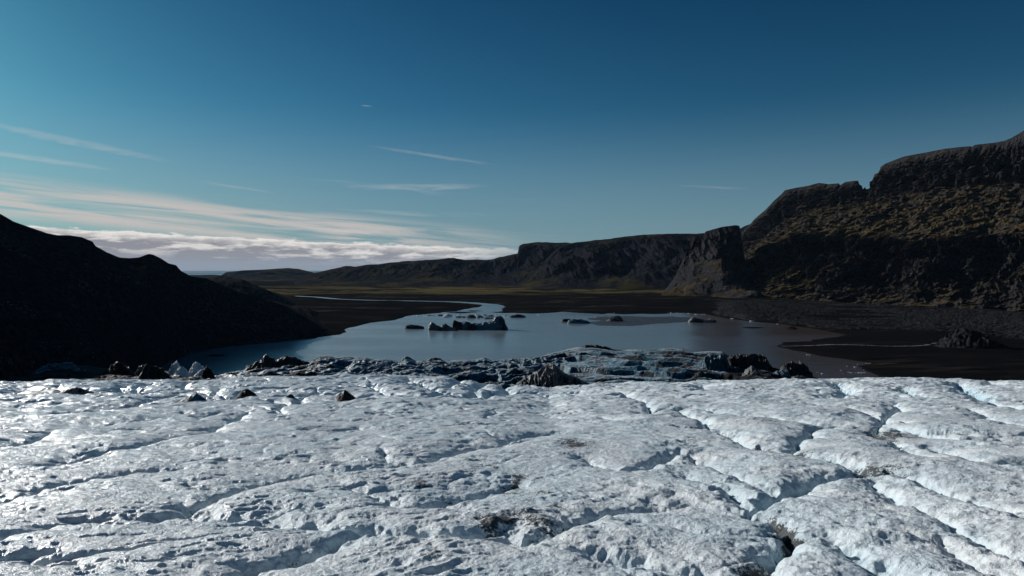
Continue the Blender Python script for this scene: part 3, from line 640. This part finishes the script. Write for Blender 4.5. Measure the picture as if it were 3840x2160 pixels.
# (line, depth, half width, lip) in metres scaled by distance
FUR = [
 (R4((760,655),(850,640),(1000,578),(1100,545),(1250,505),(1450,445),(1780,405),(2050,385),(2300,310),(2576,290),(2700,270)), 1.0, 1.0),
 (R4((1000,1000),(1140,960),(1300,885),(1500,848),(1660,800),(1750,765),(1900,735),(2150,738),(2400,748),(2520,715),(2576,700)), 1.2, 1.0),
 (R4((700,660),(900,640),(1100,655),(1300,650),(1500,625),(1620,612)), 0.5, 0.8),
 (R4((150,392),(450,322),(700,300),(1000,240),(1250,125)), 0.6, 1.0),
 (R4((0,300),(300,215),(700,178),(1000,150),(1250,118)), 0.6, 1.0),
 (R4((-200,620),(0,575),(150,545),(350,500),(700,440),(900,420)), 0.6, 0.9),
 (R4((-200,800),(0,770),(230,715),(420,680)), 0.6, 0.7),
 (R4((-100,860),(130,830),(400,870)), 0.5, 0.6),
 (R4((1750,520),(2000,570),(2200,575),(2350,530),(2576,480)), 1.0, 1.0),
 (R4((1280,670),(1500,690),(1720,712),(1950,722),(2150,735)), 0.8, 1.0),
 (R4((100,115),(600,100),(1000,80),(1400,60),(1750,75),(2100,60),(2576,55)), 0.4, 1.0),
 (R4((350,135),(560,120),(800,60),(940,40)), 0.5, 1.0),
 (R4((1430,165),(1435,130),(1480,80),(1490,60)), 0.4, 0.8),
 (R5((880,510),(1000,575),(1130,650),(1240,715)), 0.7, 1.2),
 (R5((1240,715),(1350,760),(1440,830),(1340,885),(1280,950),(1220,1010),(1180,1060)), 1.9, 1.1),
 (R5((-20,845),(80,862),(350,905),(600,935),(900,988),(1180,1035),(1260,1060)), 1.1, 1.0),
 (R5((-40,800),(80,862),(200,800),(350,745),(500,715),(760,690)), 0.9, 1.0),
 (R5((760,690),(900,678),(1100,700),(1240,718)), 0.6, 0.9),
 (R5((1240,718),(1330,640),(1450,585),(1530,548),(1640,528),(1780,518)), 1.4, 1.3),
 (R5((1100,560),(1250,600),(1330,640)), 0.8, 1.4),
 (R5((1440,830),(1560,835),(1700,900),(1830,965),(1900,1010),(1960,1060)), 1.3, 1.0),
 (R5((1800,545),(1900,600),(2000,660),(2200,780),(2400,880),(2600,975),(2800,1060)), 0.8, 0.9),
 (R5((1780,518),(1900,512),(2100,560),(2300,630),(2450,680),(2600,730),(2900,800)), 0.9, 1.0),
 (R5((1400,418),(1550,445),(1680,495),(1780,518)), 1.2, 1.2),
 (R5((1380,420),(1440,380),(1500,340),(1495,315),(1560,290),(1700,278),(1830,270)), 0.9, 0.9),
 (R5((1830,270),(1870,220),(1905,195),(1942,168)), 1.0, 0.9),
 (R5((1830,272),(2000,298),(2300,345),(2450,352),(2576,358),(2900,380)), 2.0, 1.3),
 (R5((1590,270),(1560,272),(1400,250),(1250,232),(1050,215),(900,190),(720,195)), 1.3, 1.3),
 (R5((1830,280),(1890,310),(1925,350),(1960,375),(2090,440)), 0.8, 0.8),
 (R5((2120,390),(2200,400),(2270,455),(2400,470),(2576,475)), 1.0, 1.1),
 (R5((1270,375),(1225,387),(1100,342),(960,288),(880,215),(800,190)), 0.9, 1.0),
 (R5((1225,387),(1400,418)), 0.6, 0.9),
 (R5((470,440),(530,490),(600,498),(690,488),(760,450),(830,405)), 1.2, 1.1),
 (R5((830,405),(900,408),(1060,480),(1200,560)), 0.4, 0.8),
 (R5((-60,380),(0,350),(150,325),(300,318),(420,315)), 0.6, 0.8),
 (R5((-60,210),(150,225),(380,240),(520,255)), 0.5, 0.9),
 (R5((700,230),(720,200),(640,150),(560,120),(300,110)), 0.9, 1.1),
 (R5((200,178),(330,182),(420,180)), 1.0, 1.1),
 (R5((1600,140),(1665,138),(1675,105),(1640,65)), 2.0, 1.6),
 (R5((1960,85),(2010,125),(2090,150)), 2.4, 1.8),
 (R5((1660,140),(1900,135),(2090,150),(2400,165),(2700,190)), 2.0, 1.6),
 (R5((2240,70),(2330,120),(2460,165),(2600,200)), 3.0, 2.0),
 (R5((2380,60),(2450,82)), 1.5, 1.3),
 (R5((950,75),(975,95),(900,110)), 0.9, 1.2),
 (R5((0,120),(100,125),(280,140)), 0.8, 1.2),
 (R5((2140,870),(2576,1100)), 0.4, 0.7),
 (R5((1700,200),(2000,270)), 0.4, 1.0),
 (R5((2250,190),(2576,290)), 0.4, 1.2),
]
def Rm(ox, oy, k, *p): return [(ox+x*k, oy+y*k) for x, y in p]
k1 = 1200/2576.; k2 = 1000/2576.
FUR += [
 (Rm(0,1300,k1,(0,385),(200,350),(500,330),(760,370),(920,368),(1060,372),(1200,355),(1330,340)), 1.6, 1.8),
 (Rm(0,1300,k1,(920,366),(960,320),(1030,300)), 1.6, 1.4), (Rm(0,1300,k1,(1070,370),(1090,310),(1200,290),(1240,300)), 2.2, 1.5),
 (Rm(0,1300,k1,(1330,340),(1500,335),(1740,380),(1900,405),(2000,350),(2200,350),(2576,350)), 1.2, 1.6),
 (Rm(0,1300,k1,(1700,400),(1740,330)), .8, 1.2), (Rm(0,1300,k1,(1450,330),(1500,290),(1600,262)), 1.0, 1.4),
 (Rm(0,1300,k1,(1850,430),(2080,420),(2380,440),(2400,400),(2576,350)), .9, 1.3),
 (Rm(1200,1280,k2,(0,400),(200,390),(560,440),(700,500),(900,520)), .8, 1.6),
 (Rm(1200,1280,k2,(520,440),(480,400),(700,400),(860,370),(900,350)), .8, 1.5),
 (Rm(1200,1280,k2,(900,350),(1000,410),(1040,440),(1250,440),(1320,400),(1500,350)), .9, 1.4),
 (Rm(1200,1280,k2,(1040,440),(1300,500),(1480,515),(1520,460),(1600,400),(1700,372)), 1.2, 1.5),
 (Rm(1200,1280,k2,(1480,515),(1700,495),(1860,490),(1800,440),(1760,395)), 1.6, 1.8),
 (Rm(1200,1280,k2,(1860,490),(2100,480),(2350,480),(2576,520)), 1.2, 1.8),
 (Rm(1200,1280,k2,(0,500),(400,520),(900,540),(1400,525),(1860,490)), .6, 1.3),
]
FURW = [([gpt(u, v) for u, v in P], dp, wd) for P, dp, wd in FUR]
DIRT = [(Rm(1500,1700,.3494,(1300,220),(1180,290),(1150,330)), 1.0, .16), (Rm(1500,1700,.3494,(640,400),(760,410)), .75, .13), (Rm(1500,1700,.3494,(950,760),(1050,720),(1120,700)), 1.1, .16),
 (Rm(1500,1700,.3494,(1220,370),(1380,400),(1500,400)), .62, .35), (Rm(1500,1700,.3494,(1250,680),(1350,670),(1480,790)), .65, .22), (Rm(1500,1700,.3494,(380,1080),(400,1150)), .75, .12),
 (Rm(1500,1700,.3494,(1750,570),(1880,560)), .5, .2), (Rm(1500,1700,.3494,(60,280),(75,330)), .8, .12), (Rm(1500,1700,.3494,(1000,150),(1090,160)), .75, .13),
 (Rm(1500,1700,.3494,(650,80),(900,100)), .5, .25),
 (R5((300,370),(340,382),(400,400)), .85, .45), (R5((1290,742),(1360,760),(1425,820)), 1.0, .16), (R5((1290,920),(1240,970),(1215,1000)), .8, .16), (R5((1900,320),(1925,350)), 1.1, .35),
 (R5((2230,505),(2330,520)), .3, .8), (R5((1750,495),(1800,505)), .9, .45), (R5((2020,330),(2060,345)), .9, .4), (R5((1480,300),(1900,320)), .32, 1.6), (R5((1150,250),(1400,270)), .40, 1.2),
 (R5((1380,418),(1415,412)), .8, .4), (R5((1225,380),(1240,385)), .9, .35), (R5((860,250),(1000,300)), .35, 1.0), (R5((640,230),(715,225)), .5, 1.2),
 (R4((120,55),(260,45),(400,35),(450,40)), .9, 1.2), (R4((1600,400),(1900,380)), .30, .9)]
DIRTW = [([gpt(u, v) for u, v in P], s, wd) for P, s, wd in DIRT]
cols = np.concatenate([np.linspace(-1.9, -0.8, 160, endpoint=False), np.linspace(-0.8, 0.8, 1500, endpoint=False), np.linspace(0.8, 1.9, 160)])
yr = [2.5]
while yr[-1] < 150:
    y = yr[-1]
    yr.append(y+max(0.018, min(0.16, 0.0034*y*max(0.35, min(1.0, y/60+0.35))))*(1.0 if y < 118 else 2.5))
yr = np.array(yr)
Y, A = np.meshgrid(yr, cols, indexing='ij'); X = A*Y
X = X.astype(f4); Y = Y.astype(f4)
dep = gbase(X, Y).astype(f4)
dist = Y
sc_ = (0.55+0.010*dist)                                             # the furrows of the far part are larger
def lev(size, b, fn):
    """blend of noise at doubling cell sizes, so that its cell follows `size` without stretching."""
    L = np.log2(np.maximum(size, b)/b); out = np.zeros_like(X); rows = L[:, 0]
    for k in range(int(np.ceil(L.max()))+1):
        wgt = np.clip(1-np.abs(rows-k), 0, 1); i = np.nonzero(wgt > 0)[0]
        if len(i): a_, b_ = i[0], i[-1]+1; out[a_:b_] += wgt[a_:b_, None]*fn(slice(a_, b_), b*2.0**k)
    return out
wx = X+lev(sc_, .7, lambda r, c: .35*c*fbm2(X[r]*.9/c, Y[r]*.9/c, 3, .5, 201)); wy = Y+lev(sc_, .7, lambda r, c: .35*c*fbm2(X[r]*.9/c+9, Y[r]*.9/c, 3, .5, 202))
wx = wx+0.9*fbm2(X*.12, Y*.12, 2, .5, 203)*sstep(10, 30, dist); wy = wy+0.9*fbm2(X*.12+7, Y*.12, 2, .5, 204)*sstep(10, 30, dist)
near = np.full(X.shape, 1e3, f4); cut = np.zeros_like(X)
for P, dp, wd in FURW:
    ys = [p[1] for p in P]; m = max(3.0, 0.12*max(ys))
    r0, r1 = np.searchsorted(yr, min(ys)-m-2), np.searchsorted(yr, max(ys)+m+2)
    xs = [p[0]/p[1] for p in P]; am = m/min(ys)+0.05
    c0, c1 = np.searchsorted(cols, min(xs)-am), np.searchsorted(cols, max(xs)+am)
    if r1 <= r0 or c1 <= c0: continue
    sl_ = (slice(r0, r1), slice(c0, c1))
    d = seg_dist(wx[sl_], wy[sl_], P)
    scl = sc_[sl_]
    near[sl_] = np.minimum(near[sl_], d/(scl*(0.7+0.3*wd)))
    # fade at the ends
    pe = np.minimum(np.hypot(wx[sl_]-P[0][0], wy[sl_]-P[0][1]), np.hypot(wx[sl_]-P[-1][0], wy[sl_]-P[-1][1]))
    e = 0.35+0.65*np.clip(pe/(2.2*scl), 0, 1)
    ww_ = scl*wd*0.25
    cut[sl_] = np.maximum(cut[sl_], e*dp*0.38*scl*np.exp(-(d/ww_)**1.3))
pil = 0.36*sc_*(1-np.exp(-near/1.0))
undul = 0.20*sc_*fbm2(X*.16, Y*.16, 3, .5, 205)
# secondary troughs that follow the flow, running up to the right on the left side and down to the right on the right side
u_ = X/Y*F+CU
wr = sstep(1500, 2500, u_)                                            # flow bends: up to the right on the left, down to the right on the right
def flow(fn):
    o_ = 0
    for ang, w_ in ((math.radians(24), 1-wr), (math.radians(-36), wr)):
        qa = Y*math.cos(ang)-X*math.sin(ang); qb = X*math.cos(ang)+Y*math.sin(ang)
        o_ = o_+w_*fn(qb, qa)
    return o_
sec = flow(lambda b_, a_: lev(sc_, .7, lambda r, c: -0.20*c*np.clip(rid2(b_[r]*.15/c, a_[r]*.55/c, 3, .5, 206)-1.15, 0, 1)))
# melt cups: rounded hollows with crisp rims
s1 = np.maximum(0.45, 0.011*dist)
cup = flow(lambda b_, a_: lev(s1, .45, lambda r, c: 0.105*c*(0.5-np.abs(pn2(b_[r]*.40/c, a_[r]*.72/c, 207))*1.6)+0.060*c*(0.4-np.abs(pn2(b_[r]*.95/c, a_[r]*1.5/c, 208))*1.5)))
cup = cup+0.05*fbm2(X*1.1, Y*1.1, 2, .5, 209)
# long thin melt cracks that wander along the flow, and a sparser set across it
def crack(b_, a_, s0):
    c1_ = pn2(b_*.045+s0, a_*.20, 221)+.25*pn2(b_*.3, a_*.5, 222); m1 = sstep(-.1, .25, pn2(b_*.05+5, a_*.08, 223))
    c2_ = pn2(b_*.16+s0, a_*.06, 224)+.25*pn2(b_*.5, a_*.4, 225); m2 = sstep(.05, .3, pn2(b_*.07, a_*.07+8, 226))
    return np.maximum(m1*np.exp(-np.abs(c1_)/.045), .8*m2*np.exp(-np.abs(c2_)/.05))
crk = flow(lambda b_, a_: crack(b_, a_, 3.7))
cup = cup-crk*(0.13+0.0022*dist)
small = 0.016*fbm2(X*5.5, Y*5.5, 3, .55, 210)*sstep(60, 15, dist)+0.05*fbm2(X*.55, Y*.9, 3, .5, 211)*sstep(20, 70, dist)*2.0
mod = 0.55+0.9*sstep(-.3, .5, fbm2(X*.3, Y*.3, 2, .5, 212))
Zs = CZ-dep+pil-cut+undul+sec+cup*mod*(0.45+0.55*np.clip(near*1.5, 0, 1))+small
Zs = Zs-0.36*sc_*0.8                                                  # keep the mean surface where it was drawn
dirt = np.zeros_like(X)
for P, s, wd in DIRTW:
    d = seg_dist(wx, wy, P); dirt = np.maximum(dirt, s*np.exp(-(d/(2.2*wd*(1.0+0.006*dist)))**1.5))
dirt = dirt+0.36*sstep(.15, .9, fbm2(X*.22, Y*.30, 4, .55, 213))*(0.6+0.4*(cut > .1))
dirt = dirt+0.42*sstep(.10, .26, cut/sc_)*sstep(-.1, .4, fbm2(X*.35, Y*.35, 3, .5, 214))
clean = np.clip(cut/(0.42*sc_)*0.65, 0, 1)*0.8
gl = grid_mesh("glacier", X, Y, Zs, M_ice, {'dirt': dirt, 'clean': clean}); gl['kind'] = 'structure'

# ------------------------------------------------------------------ icebergs in the lake
def berg(prof, vb, depth, mat, label, cat="iceberg", group=None, name="iceberg", **k):
    o = lump(name, prof, vb, depth, mat, **k); tag(o, label, cat, group); return o
big = berg([(1697,1206),(1702,1203),(1716,1207),(1732,1211),(1745,1207),(1760,1210),(1768,1215),(1775,1212),(1800,1212),(1812,1208),(1830,1206),(1845,1198),(1858,1190),(1864,1187),(1875,1184),(1884,1190),(1892,1200),(1896,1215),(1904,1229),(1906,1233)], 1235, 9, M_bluelump,
     "largest iceberg, blue white with a tall peak at its right end and a dark tail", seed=301, nz=0.38, nu=240, ns=120, sharp=1.4, flute=1.8, below=1.5, dirt=[(1697,.3),(1725,.3),(1740,.05),(1770,.3),(1790,.05),(1812,-.15),(1862,-.1),(1880,.15),(1906,.25)])
berg([(1607,1225),(1610,1216),(1616,1211),(1628,1213),(1634,1219),(1642,1222),(1652,1225),(1660,1221),(1668,1216),(1680,1223),(1695,1229),(1711,1234)], 1238, 6.5, M_greyice,
     "grey twin peaked iceberg left of the largest iceberg", seed=302, nz=0.8, nu=150, ns=80, below=1.5)
berg([(1518,1226),(1524,1221),(1538,1218),(1555,1220),(1575,1222),(1586,1224),(1591,1229)], 1232, 5, M_black, "low flat black iceberg, leftmost of those in mid lake", seed=303, nz=0.5, nu=110, ns=60, sharp=3.0)
SM = [([(1602,1182),(1610,1180),(1618,1182),(1628,1181)],1183,3,M_bluelump,"leftmost small pale ice floe near the river mouth"),
 ([(1637,1182),(1645,1179),(1655,1179),(1663,1182)],1183.5,3,M_greyice,"small dark speckled floe, second from the left near the river mouth"),
 ([(1664,1182),(1672,1178),(1680,1177),(1690,1181),(1699,1184)],1185,5,M_whiteice,"small whitish blue floe behind the twin peaked iceberg"),
 ([(1657,1189),(1668,1187),(1680,1188),(1696,1190)],1190.5,3,M_whiteice,"thin white floe in front of the whitish blue one"),
 ([(1708,1188),(1716,1186),(1730,1186),(1742,1187),(1752,1188)],1190.5,4,M_black,"low dark floe behind the tail of the largest iceberg"),
 ([(1748,1187),(1758,1182),(1770,1180),(1779,1184),(1786,1190)],1192,5,M_greyice,"dark humped berg with a white corner, behind the largest iceberg"),
 ([(1786,1188),(1792,1184),(1799,1182),(1808,1186),(1816,1190)],1190.5,5,M_bluelump,"small blue peaked berg behind the middle of the largest iceberg"),
 ([(1812,1181),(1818,1179),(1826,1181)],1182.5,3,M_black,"tiny dark berg behind the blue peaked one"),
 ([(1817,1185),(1830,1183),(1842,1181),(1851,1182)],1186,4,M_bluelump,"long low pale blue berg behind the peak of the largest iceberg"),
 ([(1814,1192),(1824,1189),(1836,1191),(1852,1190)],1195,4,M_greyice,"grey rubble berg touching the back of the largest iceberg")]
for i, (pr, vb, dp, mt, lb) in enumerate(SM):
    berg(pr, vb, dp, mt, lb, "ice floe" if 'floe' in lb else "iceberg", "small bergs near the river mouth", "small_iceberg", seed=310+i, nz=0.8, nu=60, ns=36, below=0.5)
berg([(1908,1188),(1916,1184),(1928,1182),(1938,1179),(1955,1180),(1966,1184),(1972,1189)], 1190, 6, M_black, "flat black iceberg right of the peak, near the far shore", seed=330, nz=0.5, nu=90, ns=50, sharp=2.5)
berg([(2100,1204),(2112,1196),(2140,1196),(2150,1202)], 1206, 5, M_black, "low dark iceberg touching the left end of the teal one", seed=331, nz=0.5, nu=70, ns=40, sharp=2.5)
berg([(2128,1208),(2134,1202),(2146,1197),(2160,1197),(2180,1199),(2196,1202),(2213,1209)], 1212, 6, M_bluelump, "long low teal iceberg with a white left corner, left of the mud shoal", seed=332, nz=0.7, nu=100, ns=50, sharp=2.2)
berg([(2274,1201),(2285,1195),(2298,1188),(2310,1184),(2320,1183),(2328,1190),(2336,1200)], 1204, 7, M_greyice, "dark cone iceberg with a white tip standing on the mud shoal", seed=333, nz=0.8, nu=90, ns=60, dirt=.12)
berg([(2581,1204),(2592,1194),(2600,1191),(2612,1195),(2630,1197),(2645,1199),(2658,1197),(2672,1197),(2687,1205)], 1208, 5, M_greyice, "white and black iceberg in the brown water on the right", seed=334, nz=1.1, nu=110, ns=50, dirt=[(2581,-.2),(2600,.1),(2625,.1),(2640,-.25),(2665,-.2),(2687,.3)])
# loose floes
random.seed(5)
FLS = [("small white floe stranded on the far right shore of the lake", "floes along the far shore", [(2280+12*i, 1172+((i*7) % 3)) for i in range(7)]+[(2446+10*i, 1171+((i*5) % 4)) for i in range(8)]+[(2541,1174),(2582,1176),(2608,1179),(2614,1180),(2632,1180),(2643,1179),(2186,1173),(2046,1176),(2735,1193),(2747,1196),(2818,1205),(2823,1205),(2916,1215)]),
       ("small white floe on the brown water before the near sand flat", "floes by the near sand flat", [(3026,1330),(3036,1331),(3067,1396),(3087,1402),(3155,1389),(3176,1373),(3208,1377),(3215,1366),(3250,1362),(3262,1363),(3265,1375),(3232,1380),(3240,1387),(3252,1385),(3262,1381),(3183,1396),(3196,1398),(3210,1398),(3222,1398),(3234,1398),(3244,1397),(3162,1399),(3254,1372)])]
FLS.append(("small pale fragment of brash ice near the river mouth", "brash ice around the bergs", [(1563,1184),(1590,1183),(1630,1186),(1648,1187),(1670,1192),(1702,1183),(1706,1190),(1722,1181),(1738,1180),(1790,1180),(1806,1194),(1862,1180),(1872,1177),(1895,1184),(1903,1181),(1600,1188),(1655,1193),(1734,1192),(1885,1179),(2020,1180)]))
proto = None
for lab, grp, pts in FLS:
    for (u, v) in pts:
        if proto is None:
            proto = lump("ice_floe", [(1900,1181),(1903,1178),(1908,1179),(1912,1181)], 1182, 1.6, M_whiteice, seed=350, nz=0.7, nu=14, ns=10, below=0.3); o = proto
        else:
            o = proto.copy(); S.collection.objects.link(o)
        x, y = world(u, v); s = random.uniform(0.35, 0.85)*(0.42 if v > 1300 else 1.0)
        o.location = (x, y, 0.0 if u < 2700 or v > 1300 else 0.1); o.scale = (s*random.uniform(.8, 1.9), s, s*random.uniform(.5, .9)); o.rotation_euler = (0, 0, random.uniform(-.6, .6))
        tag(o, lab, "ice floe", grp)

# ------------------------------------------------------------------ seracs and dirt cones along the terminus
def zat(v, d): return CZ-(v-HV)/F*d
def cone(prof, vb, d, depth, mat, label, name="serac", cat="serac", **k):
    k.setdefault('below', 3.0)
    k['nz'] = k.get('nz', 1.0)*1.35; k.setdefault('sharp', 1.15)
    o = lump(name, prof, vb, depth, mat, zb=zat(vb, d), **k); tag(o, label, cat, "seracs and mounds along the glacier front" if cat != "dirt cone" else "dirt cones on the glacier"); return o
cone([(505,1408),(518,1388),(530,1372),(538,1370),(548,1384),(560,1404)], 1410, 232, 3.5, M_greyice, "grey pointed serac left of the black mound at the glacier front", seed=401, flute=1)
cone([(525,1412),(548,1374),(556,1369),(572,1370),(584,1377),(598,1390),(618,1400),(640,1418)], 1424, 226, 5, M_black, "black pointed mound beside the grey serac", "debris_mound", "debris mound", seed=402)
cone([(632,1402),(642,1378),(655,1362),(664,1360),(671,1368),(674,1390),(680,1402)], 1404, 238, 3.2, M_whiteice, "tall white leaning serac, left of the white pair", seed=403, flute=1)
cone([(655,1404),(668,1384),(679,1374),(690,1380),(704,1392),(712,1402)], 1405, 230, 3.2, M_whiteice, "broad white pyramid serac between the two tallest white ones", seed=404)
cone([(712,1392),(722,1372),(734,1359),(744,1364),(755,1376),(770,1388),(776,1394)], 1396, 238, 4, M_whiteice, "white shark fin serac against the lake", seed=405)
cone([(728,1408),(742,1396),(756,1384),(768,1386),(776,1398),(784,1412)], 1414, 226, 3, M_whiteice, "low white serac leaning on the black pyramid", seed=406)
cone([(752,1422),(766,1390),(777,1378),(788,1390),(800,1408),(812,1422)], 1425, 218, 3.2, M_black, "black pyramid mound at the edge of the lake gap", "debris_mound", "debris mound", seed=407)
cone([(396,1398),(418,1376),(438,1361),(452,1366),(470,1376),(492,1392),(505,1402)], 1404, 240, 5, M_black, "black low pyramid mound, leftmost of the pointed ones", "debris_mound", "debris mound", seed=408)
cone([(125,1398),(150,1380),(177,1367),(205,1371),(240,1366),(256,1360),(272,1366),(286,1374),(300,1392)], 1400, 252, 6, M_bluelump, "blue white ice hump with black streaks at the far left", "ice_hump", "ice hump", seed=409, dirt=.05)
cone([(915,1396),(927,1374),(950,1368),(983,1357),(990,1340),(997,1335),(1012,1340),(1039,1348),(1056,1344),(1067,1342),(1095,1348),(1130,1354),(1160,1360),(1180,1390)], 1398, 262, 6, M_black, "long black debris ridge with two bumps before the lake", "debris_ridge", "debris ridge", seed=410, nu=160, sharp=1.8, nz=.6)
cone([(1495,1362),(1510,1348),(1522,1337),(1536,1341),(1552,1352),(1566,1362)], 1364, 285, 4, M_bluelump, "blue pyramid serac left of the small black mound on the ridge", seed=411)
cone([(1596,1354),(1612,1345),(1627,1341),(1646,1342),(1658,1350),(1668,1356)], 1358, 288, 4, M_black, "small black mound on the crest of the blue ice", "debris_mound", "debris mound", seed=412)
cone([(1935,1440),(1970,1420),(2010,1396),(2040,1376),(2060,1366),(2073,1364),(2084,1374),(2100,1390),(2130,1405),(2180,1428),(2230,1450)], 1452, 158, 9, M_greyice, "big ribbed dark grey ice cone before the layered blue ice", seed=413, nu=200, ns=110, flute=2.2, nz=.6, sharp=1.2, dirt=.02)
cone([(2180,1306),(2182,1302),(2200,1297),(2228,1296),(2250,1300),(2275,1304),(2310,1312),(2350,1316)], 1318, 312, 5, M_black, "black debris cap on the highest part of the blue ice", "debris_ridge", "debris ridge", seed=414, nu=120, sharp=2)
cone([(2590,1422),(2606,1406),(2620,1394),(2628,1391),(2640,1400),(2660,1412),(2680,1424)], 1426, 178, 4, M_black, "flat black triangular mound before the blue ice", "debris_mound", "debris mound", seed=415, nz=.5)
cone([(2630,1390),(2640,1352),(2652,1336),(2664,1331),(2674,1338),(2680,1352),(2692,1346),(2704,1344),(2718,1352),(2732,1372),(2746,1392),(2756,1412)], 1416, 215, 6, M_bluelump, "tall blue fluted serac with twin tops at the right of the front", seed=416, nu=160, ns=90, flute=2.5)
cone([(2640,1412),(2660,1398),(2690,1392),(2720,1402),(2745,1416),(2770,1424)], 1426, 196, 5, M_whiteice, "rounded white ice lobe at the foot of the tall blue serac", "ice_lobe", "ice lobe", seed=417)
cone([(2715,1392),(2728,1350),(2742,1340),(2760,1337),(2780,1345),(2792,1338),(2818,1330),(2845,1329),(2862,1342),(2876,1360),(2888,1380),(2896,1402)], 1408, 235, 9, M_black, "big dark rounded mound behind the grey spike at the right end", "debris_mound", "debris mound", seed=418, nu=140, ns=80)
cone([(2772,1424),(2790,1400),(2806,1382),(2818,1374),(2832,1382),(2850,1404),(2890,1418),(2930,1426)], 1428, 190, 5, M_greyice, "sharp grey spike serac right of the tall blue one", seed=419, flute=1.5, dirt=-.1)
cone([(2895,1412),(2912,1395),(2930,1389),(2950,1394),(2962,1410),(2970,1424)], 1426, 196, 4, M_bluelump, "blue rounded ice block between the grey spike and the last boulder", "ice_block", "ice block", seed=420)
cone([(2925,1400),(2940,1376),(2954,1362),(2975,1360),(2990,1367),(3003,1364),(3012,1366),(3026,1380),(3040,1402),(3050,1424)], 1426, 212, 7, M_black, "last dark jagged boulder of ice at the right end of the front", "ice_boulder", "ice boulder", seed=421, nu=130, ns=80, dirt=-.05)
cone([(2962,1426),(2975,1414),(2995,1408),(3015,1412),(3035,1426)], 1428, 180, 3, M_greyice, "small pale grey lump at the foot of the last dark boulder", "ice_lump", "ice lump", seed=422, dirt=-.15)
cone([(2130,1420),(2140,1404),(2142,1432)], 1436, 150, 1.5, M_whiteice, "thin white ice fin", seed=423) if False else None
# dirt cones on the near glacier
def dc(prof, vb, depth, mat, label, **k):
    x, y = gpt((prof[0][0]+prof[-1][0])/2, vb)
    return cone(prof, vb+3, y, depth, mat, label, "dirt_cone", "dirt cone", below=1.0, **{**k, 'nz': k.get('nz', 1)*.6})
dc([(1255,1493),(1270,1478),(1284,1468),(1293,1462),(1303,1468),(1318,1480),(1337,1493)], 1491, 1.6, M_black, "black peaked dirt cone with a white right flank, rightmost of the four", seed=431, nz=.7)
dc([(878,1492),(895,1478),(912,1462),(926,1458),(940,1466),(962,1480)], 1484, 1.8, M_black, "black pointed dirt cone in the middle left of the glacier", seed=432, nz=.9)
dc([(1068,1492),(1080,1480),(1090,1476),(1100,1484),(1106,1492)], 1491, .9, M_black, "small black dirt cone between the two large ones", seed=433, nz=.7)
dc([(748,1512),(756,1506),(764,1505),(772,1512)], 1511, .5, M_black, "tiny black dirt cone in front of the blue mound", seed=434, nz=.7)
dc([(668,1506),(695,1490),(720,1476),(736,1474),(752,1484),(780,1504)], 1505, 2.2, M_bluelump, "smooth blue ice mound with two dark scratches", seed=435, nz=.4)
o = dc([(90,1484),(140,1476),(190,1474),(235,1464),(270,1456),(290,1451),(305,1456),(330,1464),(350,1472)], 1480, 2.0, M_greyice, "long low black and white dirt ridge near the left edge", seed=436, nu=160)

# ------------------------------------------------------------------ haze: thin air over the whole valley
me = bpy.data.meshes.new("haze"); L = 43000.0; z0, z1 = -12.0, 520.0
vs = [(x, y, z) for z in (z0, z1) for y in (-L, L) for x in (-L, L)]
me.from_pydata(vs, [], [(0, 2, 3, 1), (4, 5, 7, 6), (0, 1, 5, 4), (2, 6, 7, 3), (0, 4, 6, 2), (1, 3, 7, 5)])
hm = bpy.data.materials.new("haze"); hm.use_nodes = True; nt = hm.node_tree; nt.nodes.clear()
ho = nt.nodes.new('ShaderNodeOutputMaterial'); hv = nt.nodes.new('ShaderNodeVolumePrincipled')
hv.inputs['Density'].default_value = 0.000007; hv.inputs['Color'].default_value = (0.42, 0.68, 1.0, 1); hv.inputs['Anisotropy'].default_value = 0.2
nt.links.new(hv.outputs[0], ho.inputs['Volume']); me.materials.append(hm)
ho_ = bpy.data.objects.new("haze", me); S.collection.objects.link(ho_); ho_['kind'] = 'stuff'
